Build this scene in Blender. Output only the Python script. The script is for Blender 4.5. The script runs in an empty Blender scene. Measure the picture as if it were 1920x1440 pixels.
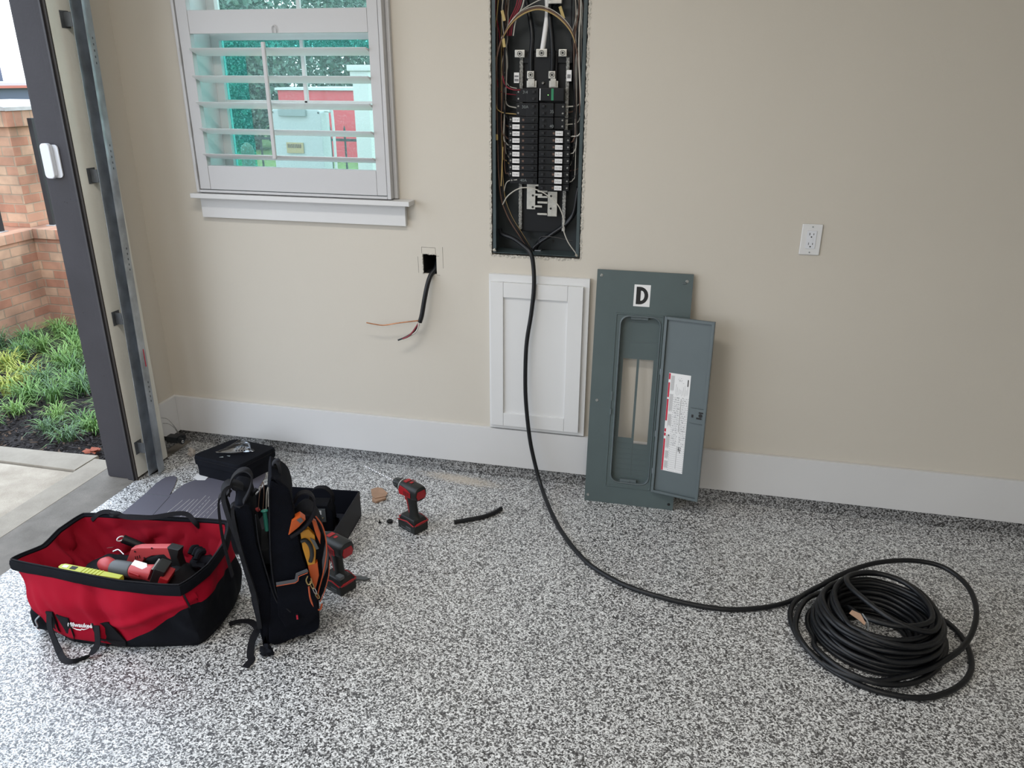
import bpy, bmesh, math, random
from mathutils import Vector, Matrix, noise
D = bpy.data
S = bpy.context.scene
C = S.collection
PI = math.pi

# ------------------------------------------------------------------ camera
cam_d = D.cameras.new('camera')
cam_d.sensor_fit = 'HORIZONTAL'
cam_d.sensor_width = 36.0
cam_d.lens = 1458.45 * 36.0 / 1920.0
cam_d.clip_start = 0.05
cam_d.clip_end = 300
cam = D.objects.new('camera', cam_d)
C.objects.link(cam)
cam.location = (0, -3.079, 1.705)
_p, _r, _y = math.radians(21.519), math.radians(.2223), math.radians(13.0)
cam.rotation_euler = (Matrix.Rotation(_y, 3, 'Z') @ Matrix.Rotation(PI / 2 - _p, 3, 'X') @ Matrix.Rotation(_r, 3, 'Z')).to_euler()
S.camera = cam

# ------------------------------------------------------------------ light and exposure
S.view_settings.view_transform = 'Standard'
S.view_settings.look = 'None'
S.view_settings.gamma = 1
S.view_settings.use_curve_mapping = False
S.view_settings.exposure = -0.28

W = D.worlds.new('overcast_sky')
S.world = W
W.use_nodes = True
nt = W.node_tree
nt.nodes.clear()
out = nt.nodes.new('ShaderNodeOutputWorld')
bg = nt.nodes.new('ShaderNodeBackground')
tc = nt.nodes.new('ShaderNodeTexCoord')
sep = nt.nodes.new('ShaderNodeSeparateXYZ')
rmp = nt.nodes.new('ShaderNodeValToRGB')
nt.links.new(tc.outputs['Generated'], sep.inputs[0])
nt.links.new(sep.outputs['Z'], rmp.inputs[0])
rmp.color_ramp.elements[0].position = 0.0
rmp.color_ramp.elements[0].color = (.86, .92, 1.0, 1)
rmp.color_ramp.elements[1].position = 0.7
rmp.color_ramp.elements[1].color = (.72, .84, 1.0, 1)
nt.links.new(rmp.outputs[0], bg.inputs['Color'])
bg.inputs['Strength'].default_value = 4.3
nt.links.new(bg.outputs[0], out.inputs[0])

def area(name, loc, rot, sx, sy, power, color=(1, 1, 1), portal=False):
    l = D.lights.new(name, 'AREA')
    l.shape = 'RECTANGLE'
    l.size, l.size_y = sx, sy
    l.energy = power
    l.color = color
    o = D.objects.new(name, l)
    C.objects.link(o)
    o.location = loc
    o.rotation_euler = rot
    if portal:
        l.cycles.is_portal = True
    return o
# garage door opening and window guide the sky light in
area('door_portal', (-2.52, -2.9, 1.15), (0, -PI / 2, 0), 2.3, 4.9, 1, portal=True)
area('window_portal', (-1.64, .22, 1.85), (-PI / 2, 0, 0), .86, 1.25, 1, portal=True)
# two unseen area lights added under the ceiling to fill the garage interior
area('fill_light', (.3, -4.3, 2.84), (0, 0, 0), 1.2, .3, 52, (1.0, .93, .84))
area('fill_light', (-1.1, -1.7, 2.84), (0, 0, 0), 1.2, .3, 33, (1.0, .95, .89))

# ------------------------------------------------------------------ materials
MT = {}
def mat(name, col, rough=.6, metal=0.0, bump=None, var=None, spec=None, coat=0.0, emit=None):
    m = D.materials.new(name)
    m.use_nodes = True
    nt = m.node_tree
    b = nt.nodes['Principled BSDF']
    b.inputs['Base Color'].default_value = (*col, 1)
    b.inputs['Roughness'].default_value = rough
    b.inputs['Metallic'].default_value = metal
    if spec is not None:
        b.inputs['Specular IOR Level'].default_value = spec
    if coat:
        b.inputs['Coat Weight'].default_value = coat
    tc = nt.nodes.new('ShaderNodeTexCoord')
    if var:
        n = nt.nodes.new('ShaderNodeTexNoise')
        n.inputs['Scale'].default_value = var[0]
        n.inputs['Detail'].default_value = 4
        r = nt.nodes.new('ShaderNodeValToRGB')
        r.color_ramp.elements[0].position = .3
        r.color_ramp.elements[1].position = .7
        k = var[1]
        r.color_ramp.elements[0].color = (*[c * (1 - k) for c in col], 1)
        r.color_ramp.elements[1].color = (*[min(1, c * (1 + k)) for c in col], 1)
        nt.links.new(tc.outputs['Object'], n.inputs['Vector'])
        nt.links.new(n.outputs['Fac'], r.inputs[0])
        nt.links.new(r.outputs[0], b.inputs['Base Color'])
    if bump:
        n = nt.nodes.new('ShaderNodeTexNoise')
        n.inputs['Scale'].default_value = bump[0]
        n.inputs['Detail'].default_value = 3
        bp = nt.nodes.new('ShaderNodeBump')
        bp.inputs['Strength'].default_value = bump[1]
        bp.inputs['Distance'].default_value = .01
        nt.links.new(tc.outputs['Object'], n.inputs['Vector'])
        nt.links.new(n.outputs['Fac'], bp.inputs['Height'])
        nt.links.new(bp.outputs[0], b.inputs['Normal'])
    if emit:
        b.inputs['Emission Color'].default_value = (*emit[0], 1)
        b.inputs['Emission Strength'].default_value = emit[1]
    MT[name] = m
    return m

mat('wall_paint', (.60, .560, .490), .72, bump=(180, .04), var=(1.3, .02))
mat('jamb_paint', (.74, .73, .66), .7, bump=(60, .06), var=(5, .05))
mat('ceiling_paint', (.75, .74, .70), .9)
mat('white_trim', (.66, .66, .66), .38, var=(3, .015))
mat('white_panel', (.72, .725, .725), .4)
mat('shutter_white', (.53, .53, .54), .35)
mat('louver_white_lit', (.84, .84, .84), .3)  # same shutter paint made brighter, daylight on the louvers put into the colour
mat('plaster_edge', (.55, .52, .46), .95, bump=(150, .8), var=(90, .3))
mat('pencil', (.12, .11, .10), .8)
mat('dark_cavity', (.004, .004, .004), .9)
mat('steel_grey', (.085, .115, .118), .42, metal=.0, bump=(400, .03), var=(6, .06))
mat('steel_grey_light', (.105, .132, .140), .40, bump=(400, .03), var=(5, .05))
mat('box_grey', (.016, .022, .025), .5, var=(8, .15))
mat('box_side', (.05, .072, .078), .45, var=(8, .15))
mat('black_plastic', (.005, .006, .008), .38, spec=.35)
mat('black_matte', (.005, .006, .008), .7, spec=.2)
mat('breaker_black', (.006, .007, .009), .42, spec=.3)
mat('breaker_handle', (.014, .015, .018), .35, spec=.35)
mat('aluminium', (.55, .54, .50), .35, metal=.85, var=(60, .15))
mat('tinned_bar', (.36, .36, .34), .4, metal=.7, bump=(300, .6), var=(250, .6))
mat('copper', (.45, .20, .10), .35, metal=.8, var=(80, .2))
mat('wire_white', (.50, .48, .43), .5)
mat('wire_black', (.008, .008, .010), .4)
mat('wire_red', (.22, .015, .03), .45)
mat('wire_yellow', (.42, .30, .12), .5)
mat('wire_brown', (.12, .07, .05), .5)
mat('label_white', (.80, .80, .80), .6)
mat('label_yellow', (.45, .34, .13), .6)
mat('ink', (.01, .01, .01), .6)
mat('ink_grey', (.22, .22, .23), .6)
mat('red_print', (.55, .01, .04), .5)
mat('green_strip', (.02, .22, .10), .4)
mat('led_green', (.2, .9, .2), .4, emit=((.4, 1, .3), 2))
mat('cable_jacket', (.005, .006, .008), .42, spec=.4, bump=(60, .05))
mat('galvanized', (.36, .39, .42), .38, metal=.75, bump=(30, .08), var=(14, .25))
mat('galvanized_dark', (.12, .13, .14), .5, metal=.5, var=(14, .3))
mat('door_grey', (.042, .040, .046), .6, spec=.3, bump=(90, .1), var=(4, .12))
mat('door_grey_stop', (.035, .034, .039), .5, bump=(90, .1), var=(4, .12))
mat('weather_strip', (.03, .024, .02), .6)
mat('sensor_white', (.72, .74, .78), .4)
mat('red_fabric', (.34, .004, .020), .8, spec=.12, bump=(700, .25), var=(6, .10))
mat('red_lining_shaded', (.23, .003, .013), .8, spec=.12, bump=(700, .25), var=(6, .12))  # bag red deepened, shade inside the bag put into the colour
mat('black_fabric', (.0045, .0055, .009), .8, spec=.15, bump=(600, .3), var=(12, .25))
mat('navy_fabric', (.003, .004, .008), .85, spec=.12, bump=(500, .4), var=(14, .3))
mat('webbing', (.007, .007, .010), .65, spec=.2, bump=(900, .4))
mat('webbing_worn', (.014, .015, .019), .8, spec=.2, bump=(600, .3), var=(30, .3))
mat('grey_piping', (.09, .095, .11), .7)
mat('orange_piping', (.52, .10, .035), .6)
mat('orange_plastic', (.50, .085, .012), .45)
mat('yellow_plastic', (.55, .25, .02), .45)
mat('lime_plastic', (.50, .55, .05), .4)
mat('tool_red', (.34, .012, .018), .42, var=(20, .1))
mat('tool_red_light', (.50, .06, .065), .45)
mat('tool_black', (.009, .011, .011), .5, bump=(300, .1))
mat('tool_grey', (.09, .10, .105), .5)
mat('chrome', (.65, .65, .66), .22, metal=1)
mat('brass', (.45, .33, .15), .35, metal=.9)
mat('card_grey', (.095, .092, .118), .6, var=(3, .05))
mat('card_edge', (.30, .30, .32), .7)
mat('print_white', (.62, .62, .66), .6)
mat('tray_black', (.006, .007, .012), .5, spec=.25)
mat('card_tray', (.022, .022, .028), .7)
mat('paper_white', (.7, .7, .7), .7)
mat('cardboard', (.38, .24, .16), .8, var=(40, .1))
mat('debris', (.42, .38, .34), .9, bump=(60, .8))
mat('stone_cap', (.42, .41, .39), .8, bump=(40, .3), var=(9, .2))
mat('iron_black', (.012, .013, .015), .5)
mat('leaf_red', (.28, .07, .035), .8)
mat('hydrant_red', (.50, .16, .12), .7)
mat('building_red', (.55, .06, .08), .8, var=(.6, .1))
mat('building_blue', (.10, .12, .17), .6)
mat('building_white', (.5, .5, .5), .7)
mat('ext_white', (.55, .55, .53), .5)
mat('utility_white', (.42, .44, .44), .5)
mat('tape_grey', (.25, .28, .28), .6)
mat('label_tan', (.40, .30, .16), .7)
mat('tyre', (.02, .02, .02), .8)
mat('lawn', (.10, .17, .04), .9, bump=(40, .8), var=(20, .5))
mat('gravel', (.22, .21, .20), .95, bump=(30, .8), var=(20, .3))
mat('bark', (.06, .045, .035), .9)
mat('green_glow', (.05, .30, .24), .3)

def glassy(name, tint, refl=.12, rough=.02, haze_dirt=0.0):
    m = D.materials.new(name)
    m.use_nodes = True
    nt = m.node_tree
    nt.nodes.clear()
    o = nt.nodes.new('ShaderNodeOutputMaterial')
    t = nt.nodes.new('ShaderNodeBsdfTransparent')
    t.inputs[0].default_value = (*tint, 1)
    g = nt.nodes.new('ShaderNodeBsdfGlossy')
    g.inputs['Roughness'].default_value = rough
    mx = nt.nodes.new('ShaderNodeMixShader')
    lw = nt.nodes.new('ShaderNodeLayerWeight')
    lw.inputs['Blend'].default_value = refl
    nt.links.new(lw.outputs['Fresnel'], mx.inputs[0])
    nt.links.new(t.outputs[0], mx.inputs[1])
    nt.links.new(g.outputs[0], mx.inputs[2])
    last = mx
    if haze_dirt:   # pale translucent veil painting washed-out daylight haze on the glass, with coarser specks
        d = nt.nodes.new('ShaderNodeBsdfTranslucent')
        d.inputs[0].default_value = (.60, .82, .80, 1)
        tc = nt.nodes.new('ShaderNodeTexCoord')
        n = nt.nodes.new('ShaderNodeTexNoise')
        n.inputs['Scale'].default_value = 160
        n.inputs['Detail'].default_value = 6
        r = nt.nodes.new('ShaderNodeValToRGB')
        r.color_ramp.elements[0].position = .50
        r.color_ramp.elements[0].color = (.04, .04, .04, 1)
        r.color_ramp.elements[1].position = .72
        r.color_ramp.elements[1].color = (haze_dirt, haze_dirt, haze_dirt, 1)
        nt.links.new(tc.outputs['Object'], n.inputs[0])
        nt.links.new(n.outputs['Fac'], r.inputs[0])
        m2 = nt.nodes.new('ShaderNodeMixShader')
        nt.links.new(r.outputs[0], m2.inputs[0])
        nt.links.new(mx.outputs[0], m2.inputs[1])
        nt.links.new(d.outputs[0], m2.inputs[2])
        last = m2
    nt.links.new(last.outputs[0], o.inputs[0])
    MT[name] = m
    return m
glassy('window_glass', (.86, .97, .95), .12, .02, .14)
glassy('teal_film', (.42, .80, .77), .12, .02, .30)
glassy('clear_plastic', (.80, .82, .85), .35, .12)

def flake(name, dark=1.0, dust=False):
    m = D.materials.new(name)
    m.use_nodes = True
    nt = m.node_tree
    N, L = nt.nodes, nt.links
    b = N['Principled BSDF']
    tc = N.new('ShaderNodeTexCoord')
    nz = N.new('ShaderNodeTexNoise')
    nz.inputs['Scale'].default_value = 400
    mixv = N.new('ShaderNodeMixRGB')
    mixv.blend_type = 'ADD'
    mixv.inputs[0].default_value = .004
    L.new(tc.outputs['Object'], nz.inputs['Vector'])
    L.new(tc.outputs['Object'], mixv.inputs[1])
    L.new(nz.outputs['Color'], mixv.inputs[2])
    v = N.new('ShaderNodeTexVoronoi')
    v.inputs['Scale'].default_value = 270
    L.new(mixv.outputs[0], v.inputs['Vector'])
    sp = N.new('ShaderNodeSeparateColor')
    L.new(v.outputs['Color'], sp.inputs[0])
    r = N.new('ShaderNodeValToRGB')
    r.color_ramp.interpolation = 'CONSTANT'
    es = r.color_ramp.elements
    cols = [(0, .015), (.17, .08), (.29, .25), (.44, .50), (.64, .70), (.82, .90)]
    es[0].position, es[0].color = 0, (.02 * dark,) * 3 + (1,)
    es[1].position, es[1].color = .17, (.09 * dark,) * 3 + (1,)
    for p, c in cols[2:]:
        e = es.new(p)
        e.color = (c * dark * .99, c * dark, c * dark * 1.0, 1)
    L.new(sp.outputs[0], r.inputs[0])
    last = r.outputs[0]
    # larger, sparse dark chips
    v2 = N.new('ShaderNodeTexVoronoi')
    v2.inputs['Scale'].default_value = 150
    L.new(mixv.outputs[0], v2.inputs['Vector'])
    sp2 = N.new('ShaderNodeSeparateColor')
    L.new(v2.outputs['Color'], sp2.inputs[0])
    gt = N.new('ShaderNodeMath')
    gt.operation = 'GREATER_THAN'
    gt.inputs[1].default_value = .88
    L.new(sp2.outputs[1], gt.inputs[0])
    md = N.new('ShaderNodeMixRGB')
    md.inputs[2].default_value = (.03 * dark, .03 * dark, .034 * dark, 1)
    ml = N.new('ShaderNodeMath')
    ml.operation = 'MULTIPLY'
    ml.inputs[1].default_value = .85
    L.new(gt.outputs[0], ml.inputs[0])
    L.new(ml.outputs[0], md.inputs[0])
    L.new(last, md.inputs[1])
    last = md.outputs[0]
    if dust:   # a scatter of pale plaster dust under the cut in the wall
        mp = N.new('ShaderNodeMapping')
        mp.vector_type = 'TEXTURE'
        mp.inputs['Location'].default_value = (-.93, -.075, 0)
        mp.inputs['Rotation'].default_value = (0, 0, -.12)
        mp.inputs['Scale'].default_value = (.22, .05, 1)
        L.new(tc.outputs['Object'], mp.inputs[0])
        ln = N.new('ShaderNodeVectorMath')
        ln.operation = 'LENGTH'
        L.new(mp.outputs[0], ln.inputs[0])
        n3 = N.new('ShaderNodeTexNoise')
        n3.inputs['Scale'].default_value = 60
        L.new(tc.outputs['Object'], n3.inputs[0])
        ad = N.new('ShaderNodeMath')
        ad.operation = 'ADD'
        L.new(ln.outputs['Value'], ad.inputs[0])
        L.new(n3.outputs['Fac'], ad.inputs[1])
        r3 = N.new('ShaderNodeValToRGB')
        r3.color_ramp.elements[0].position = .55
        r3.color_ramp.elements[0].color = (.8, .8, .8, 1)
        r3.color_ramp.elements[1].position = 1.0
        r3.color_ramp.elements[1].color = (0, 0, 0, 1)
        hv = N.new('ShaderNodeMath')
        hv.operation = 'MULTIPLY'
        hv.inputs[1].default_value = .66
        L.new(ad.outputs[0], hv.inputs[0])
        L.new(hv.outputs[0], r3.inputs[0])
        m3 = N.new('ShaderNodeMixRGB')
        m3.inputs[2].default_value = (.62, .55, .46, 1)
        L.new(r3.outputs[0], m3.inputs[0])
        L.new(last, m3.inputs[1])
        last = m3.outputs[0]
    L.new(last, b.inputs['Base Color'])
    b.inputs['Roughness'].default_value = .38
    b.inputs['Coat Weight'].default_value = .8
    b.inputs['Coat Roughness'].default_value = .30
    bp = N.new('ShaderNodeBump')
    bp.inputs['Strength'].default_value = .25
    bp.inputs['Distance'].default_value = .002
    L.new(sp.outputs[1], bp.inputs['Height'])
    L.new(bp.outputs[0], b.inputs['Normal'])
    MT[name] = m
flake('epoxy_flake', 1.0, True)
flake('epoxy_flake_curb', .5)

def brick(name, bw=.17, rh=.068):
    m = D.materials.new(name)
    m.use_nodes = True
    nt = m.node_tree
    N, L = nt.nodes, nt.links
    b = N['Principled BSDF']
    tc = N.new('ShaderNodeTexCoord')
    bk = N.new('ShaderNodeTexBrick')
    bk.inputs['Scale'].default_value = 1
    bk.inputs['Brick Width'].default_value = bw
    bk.inputs['Row Height'].default_value = rh
    bk.inputs['Mortar Size'].default_value = .005
    bk.inputs['Mortar Smooth'].default_value = .3
    bk.inputs['Bias'].default_value = -.1
    bk.inputs['Color1'].default_value = (.40, .205, .135, 1)
    bk.inputs['Color2'].default_value = (.54, .39, .27, 1)
    bk.inputs['Mortar'].default_value = (.36, .29, .21, 1)
    L.new(tc.outputs['UV'], bk.inputs['Vector'])
    n = N.new('ShaderNodeTexNoise')
    n.inputs['Scale'].default_value = 4.5
    n.inputs['Detail'].default_value = 5
    L.new(tc.outputs['UV'], n.inputs['Vector'])
    r = N.new('ShaderNodeValToRGB')
    r.color_ramp.elements[0].position = .35
    r.color_ramp.elements[0].color = (.75, .70, .68, 1)
    r.color_ramp.elements[1].position = .65
    r.color_ramp.elements[1].color = (1.25, 1.15, 1.1, 1)
    L.new(n.outputs['Fac'], r.inputs[0])
    mx = N.new('ShaderNodeMixRGB')
    mx.blend_type = 'MULTIPLY'
    mx.inputs[0].default_value = 1
    L.new(bk.outputs['Color'], mx.inputs[1])
    L.new(r.outputs[0], mx.inputs[2])
    L.new(mx.outputs[0], b.inputs['Base Color'])
    b.inputs['Roughness'].default_value = .9
    bp = N.new('ShaderNodeBump')
    bp.invert = True
    bp.inputs['Strength'].default_value = .6
    bp.inputs['Distance'].default_value = .01
    L.new(bk.outputs['Fac'], bp.inputs['Height'])
    L.new(bp.outputs[0], b.inputs['Normal'])
    MT[name] = m
brick('brick')
brick('brick_soldier', .075, .5)

def noisy(name, stops, scale, rough=.9, bump=.4, bscale=None):
    m = D.materials.new(name)
    m.use_nodes = True
    nt = m.node_tree
    N, L = nt.nodes, nt.links
    b = N['Principled BSDF']
    tc = N.new('ShaderNodeTexCoord')
    n = N.new('ShaderNodeTexNoise')
    n.inputs['Scale'].default_value = scale
    n.inputs['Detail'].default_value = 8
    n.inputs['Roughness'].default_value = .65
    L.new(tc.outputs['Object'], n.inputs[0])
    r = N.new('ShaderNodeValToRGB')
    es = r.color_ramp.elements
    es[0].position, es[0].color = stops[0][0], (*stops[0][1], 1)
    es[1].position, es[1].color = stops[-1][0], (*stops[-1][1], 1)
    for p, c in stops[1:-1]:
        es.new(p).color = (*c, 1)
    L.new(n.outputs['Fac'], r.inputs[0])
    L.new(r.outputs[0], b.inputs['Base Color'])
    b.inputs['Roughness'].default_value = rough
    n2 = N.new('ShaderNodeTexNoise')
    n2.inputs['Scale'].default_value = bscale or scale * 8
    L.new(tc.outputs['Object'], n2.inputs[0])
    bp = N.new('ShaderNodeBump')
    bp.inputs['Strength'].default_value = bump
    bp.inputs['Distance'].default_value = .01
    L.new(n2.outputs['Fac'], bp.inputs['Height'])
    L.new(bp.outputs[0], b.inputs['Normal'])
    MT[name] = m
noisy('apron_concrete', [(.3, (.30, .255, .20)), (.5, (.38, .33, .265)), (.7, (.46, .405, .33))], 9, .9, .3, 160)
noisy('slab_concrete', [(.3, (.12, .108, .092)), (.5, (.165, .15, .13)), (.7, (.21, .19, .165))], 7, .85, .15, 120)
noisy('edge_concrete', [(.3, (.25, .22, .18)), (.7, (.34, .305, .25))], 7, .9, .15, 120)
noisy('mulch_ground', [(.35, (.010, .008, .008)), (.6, (.03, .024, .022)), (.75, (.07, .06, .055))], 40, .95, 1, 80)
for i, c in enumerate([(.12, .25, .06), (.22, .37, .10), (.11, .20, .10), (.42, .46, .09)]):
    mat('blade_%s' % 'abcd'[i], c, .5)
mat('chip_dark', (.022, .018, .018), .9)
mat('chip_brown', (.10, .065, .045), .9)
for i, c in enumerate([(.03, .08, .05), (.06, .13, .09), (.12, .20, .15)]):
    mat('leaf_%s' % 'abc'[i], c, .6)

# ------------------------------------------------------------------ mesh helpers
class MB:
    def __init__(self):
        self.bm = bmesh.new()
    def _mi(self, faces, mi):
        for f in faces:
            f.material_index = mi
    def box(self, a, b, bev=0.0, mi=0, M=None, seg=2):
        x0, x1 = sorted((a[0], b[0])); y0, y1 = sorted((a[1], b[1])); z0, z1 = sorted((a[2], b[2]))
        t = bmesh.new()
        vs = [t.verts.new(p) for p in ((x0, y0, z0), (x1, y0, z0), (x1, y1, z0), (x0, y1, z0), (x0, y0, z1), (x1, y0, z1), (x1, y1, z1), (x0, y1, z1))]
        for q in ((0, 3, 2, 1), (4, 5, 6, 7), (0, 1, 5, 4), (1, 2, 6, 5), (2, 3, 7, 6), (3, 0, 4, 7)):
            t.faces.new([vs[i] for i in q])
        if bev > 0:
            bmesh.ops.bevel(t, geom=t.edges[:], offset=bev, segments=seg, affect='EDGES', profile=.5)
        return self.add(t, M, mi)
    def add(self, t, M=None, mi=0):
        mp = {}
        for v in t.verts:
            mp[v] = self.bm.verts.new(M @ v.co if M is not None else v.co)
        fs = []
        for f in t.faces:
            try:
                g = self.bm.faces.new([mp[v] for v in f.verts])
                g.material_index = mi
                fs.append(g)
            except ValueError:
                pass
        t.free()
        return fs
    def prism(self, pts, a, b, axis='y', bev=0.0, mi=0, M=None, seg=2, taper=1.0):
        # polygon pts (2D) swept from a to b along axis
        t = bmesh.new()
        def P(p, h):
            if axis == 'y': return (p[0], h, p[1])
            if axis == 'z': return (p[0], p[1], h)
            return (h, p[0], p[1])
        cx = sum(p[0] for p in pts) / len(pts); cy = sum(p[1] for p in pts) / len(pts)
        v0 = [t.verts.new(P(p, a)) for p in pts]
        v1 = [t.verts.new(P((cx + (p[0] - cx) * taper, cy + (p[1] - cy) * taper), b)) for p in pts]
        f0 = t.faces.new(v0); f1 = t.faces.new(v1[::-1])
        n = len(pts)
        for i in range(n):
            t.faces.new((v0[i], v1[i], v1[(i + 1) % n], v0[(i + 1) % n]))
        bmesh.ops.recalc_face_normals(t, faces=t.faces[:])
        if bev > 0:
            es = [e for e in t.edges if e in list(f0.edges) + list(f1.edges)]
            bmesh.ops.bevel(t, geom=es, offset=bev, segments=seg, affect='EDGES', profile=.5)
        return self.add(t, M, mi)
    def loft(self, rings, cap=True, mi=0, closed=True):
        R = [[self.bm.verts.new(p) for p in r] for r in rings]
        n = len(rings[0]); fs = []
        for a, b in zip(R, R[1:]):
            for i in range(n if closed else n - 1):
                j = (i + 1) % n
                try: fs.append(self.bm.faces.new((a[i], a[j], b[j], b[i])))
                except ValueError: pass
        if cap and closed:
            for r in (R[0][::-1], R[-1]):
                try: fs.append(self.bm.faces.new(r))
                except ValueError: pass
        self._mi(fs, mi)
        return fs
    def tube(self, pts, r, n=8, mi=0, closed=False, cap=True):
        pts = [Vector(p) for p in pts]
        m = len(pts)
        rs = r if isinstance(r, (list, tuple)) else [r] * m
        rings = []
        up = None
        for i in range(m):
            a = pts[(i - 1) % m] if (closed or i > 0) else pts[i]
            b = pts[(i + 1) % m] if (closed or i < m - 1) else pts[i]
            t = (b - a)
            if t.length < 1e-9: t = Vector((0, 0, 1))
            t.normalize()
            if up is None:
                up = Vector((0, 0, 1)) if abs(t.z) < .9 else Vector((1, 0, 0))
            s = t.cross(up)
            if s.length < 1e-6: s = t.cross(Vector((0, 1, 0)))
            s.normalize()
            up = s.cross(t).normalized()
            rings.append([pts[i] + (s * math.cos(2 * PI * k / n) + up * math.sin(2 * PI * k / n)) * rs[i] for k in range(n)])
        if closed: rings.append(rings[0])
        return self.loft(rings, cap and not closed, mi)
    def strap(self, pts, w, t, side, mi=0):
        # flat webbing: side = width direction(s)
        pts = [Vector(p) for p in pts]
        m = len(pts)
        rings = []
        for i in range(m):
            sd = Vector(side[i] if isinstance(side, list) else side).normalized()
            tg = (pts[min(i + 1, m - 1)] - pts[max(i - 1, 0)]).normalized()
            sd = (sd - tg * sd.dot(tg)).normalized()
            nn = tg.cross(sd).normalized()
            ww = w[i] if isinstance(w, (list, tuple)) else w
            rings.append([pts[i] + sd * ww / 2 + nn * t / 2, pts[i] - sd * ww / 2 + nn * t / 2, pts[i] - sd * ww / 2 - nn * t / 2, pts[i] + sd * ww / 2 - nn * t / 2])
        return self.loft(rings, True, mi)
    def cyl(self, p0, p1, r0, r1=None, n=20, mi=0, bev=0):
        p0, p1 = Vector(p0), Vector(p1)
        r1 = r0 if r1 is None else r1
        if bev:
            d = (p1 - p0).normalized() * bev
            return self.tube([p0, p0 + d * .01, p0 + d, p1 - d, p1 - d * .01, p1], [r0 - bev, r0 - bev * .95, r0, r1, r1 - bev * .95, r1 - bev], n, mi)
        return self.tube([p0, p1], [r0, r1], n, mi)
    def ball(self, c, r, mi=0, sub=2, sc=(1, 1, 1), jit=0, M=None):
        t = bmesh.new()
        bmesh.ops.create_icosphere(t, subdivisions=sub, radius=1)
        for v in t.verts:
            k = 1 + (noise.noise(v.co * 1.7 + Vector(c) * 9) * jit if jit else 0)
            v.co = Vector((v.co.x * r * sc[0] * k, v.co.y * r * sc[1] * k, v.co.z * r * sc[2] * k))
            if M is not None: v.co = M @ v.co
            v.co += Vector(c)
        return self.add(t, None, mi)
    def quad(self, a, b, c, d, mi=0):
        f = self.bm.faces.new([self.bm.verts.new(p) for p in (a, b, c, d)])
        f.material_index = mi
        return f
    def holed(self, x0, x1, z0, z1, ya, yb, holes, mi=0):
        # upright slab in the XZ plane from ya to yb with rectangular through holes
        xs = sorted(set([x0, x1] + [h[0] for h in holes] + [h[1] for h in holes]))
        zs = sorted(set([z0, z1] + [h[2] for h in holes] + [h[3] for h in holes]))
        V = {}
        def v(i, j, k):
            if (i, j, k) not in V:
                V[i, j, k] = self.bm.verts.new((xs[i], ya if k == 0 else yb, zs[j]))
            return V[i, j, k]
        def solid(i, j):
            if i < 0 or j < 0 or i >= len(xs) - 1 or j >= len(zs) - 1: return False
            cx, cz = (xs[i] + xs[i + 1]) / 2, (zs[j] + zs[j + 1]) / 2
            return not any(h[0] < cx < h[1] and h[2] < cz < h[3] for h in holes)
        fs = []
        for i in range(len(xs) - 1):
            for j in range(len(zs) - 1):
                if not solid(i, j): continue
                fs.append(self.bm.faces.new((v(i, j, 0), v(i + 1, j, 0), v(i + 1, j + 1, 0), v(i, j + 1, 0))))
                fs.append(self.bm.faces.new((v(i, j, 1), v(i, j + 1, 1), v(i + 1, j + 1, 1), v(i + 1, j, 1))))
                if not solid(i - 1, j): fs.append(self.bm.faces.new((v(i, j, 0), v(i, j + 1, 0), v(i, j + 1, 1), v(i, j, 1))))
                if not solid(i + 1, j): fs.append(self.bm.faces.new((v(i + 1, j, 0), v(i + 1, j, 1), v(i + 1, j + 1, 1), v(i + 1, j + 1, 0))))
                if not solid(i, j - 1): fs.append(self.bm.faces.new((v(i, j, 0), v(i, j, 1), v(i + 1, j, 1), v(i + 1, j, 0))))
                if not solid(i, j + 1): fs.append(self.bm.faces.new((v(i, j + 1, 0), v(i + 1, j + 1, 0), v(i + 1, j + 1, 1), v(i, j + 1, 1))))
        self._mi(fs, mi)
    def build(self, name, mats, parent=None, smooth=True, origin=None, uv=False, M=None):
        bm = self.bm
        if M is not None:
            bm.transform(M)
        inv = None
        root = parent
        while root is not None and root.parent is not None: root = root.parent
        if root is not None and M is None:
            inv = root_inv(root)
            bm.transform(inv)
        if parent is None and origin is not None:
            bm.transform(Matrix.Translation(-Vector(origin)))
        bmesh.ops.recalc_face_normals(bm, faces=bm.faces[:])
        if uv:
            L = bm.loops.layers.uv.new('UVMap')
            for f in bm.faces:
                n = f.normal
                for l in f.loops:
                    c = l.vert.co
                    if abs(n.z) > .7: l[L].uv = (c.x, c.y)
                    elif abs(n.x) > abs(n.y): l[L].uv = (c.y, c.z)
                    else: l[L].uv = (c.x, c.z)
        if smooth:
            for f in bm.faces: f.smooth = True
            for e in bm.edges:
                if len(e.link_faces) == 2 and e.calc_face_angle(0) > math.radians(38): e.smooth = False
        me = D.meshes.new(name)
        bm.to_mesh(me)
        bm.free()
        for mm in (mats if isinstance(mats, (list, tuple)) else [mats]):
            me.materials.append(MT[mm])
        o = D.objects.new(name, me)
        C.objects.link(o)
        if smooth:
            wn = o.modifiers.new('weighted', 'WEIGHTED_NORMAL')
            wn.keep_sharp = True
            wn.weight = 90
        if parent is not None: o.parent = parent
        elif origin is not None: o.location = origin
        return o

def root_inv(r):
    return (Matrix.Translation(r.location) @ r.rotation_euler.to_matrix().to_4x4()).inverted()

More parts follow.
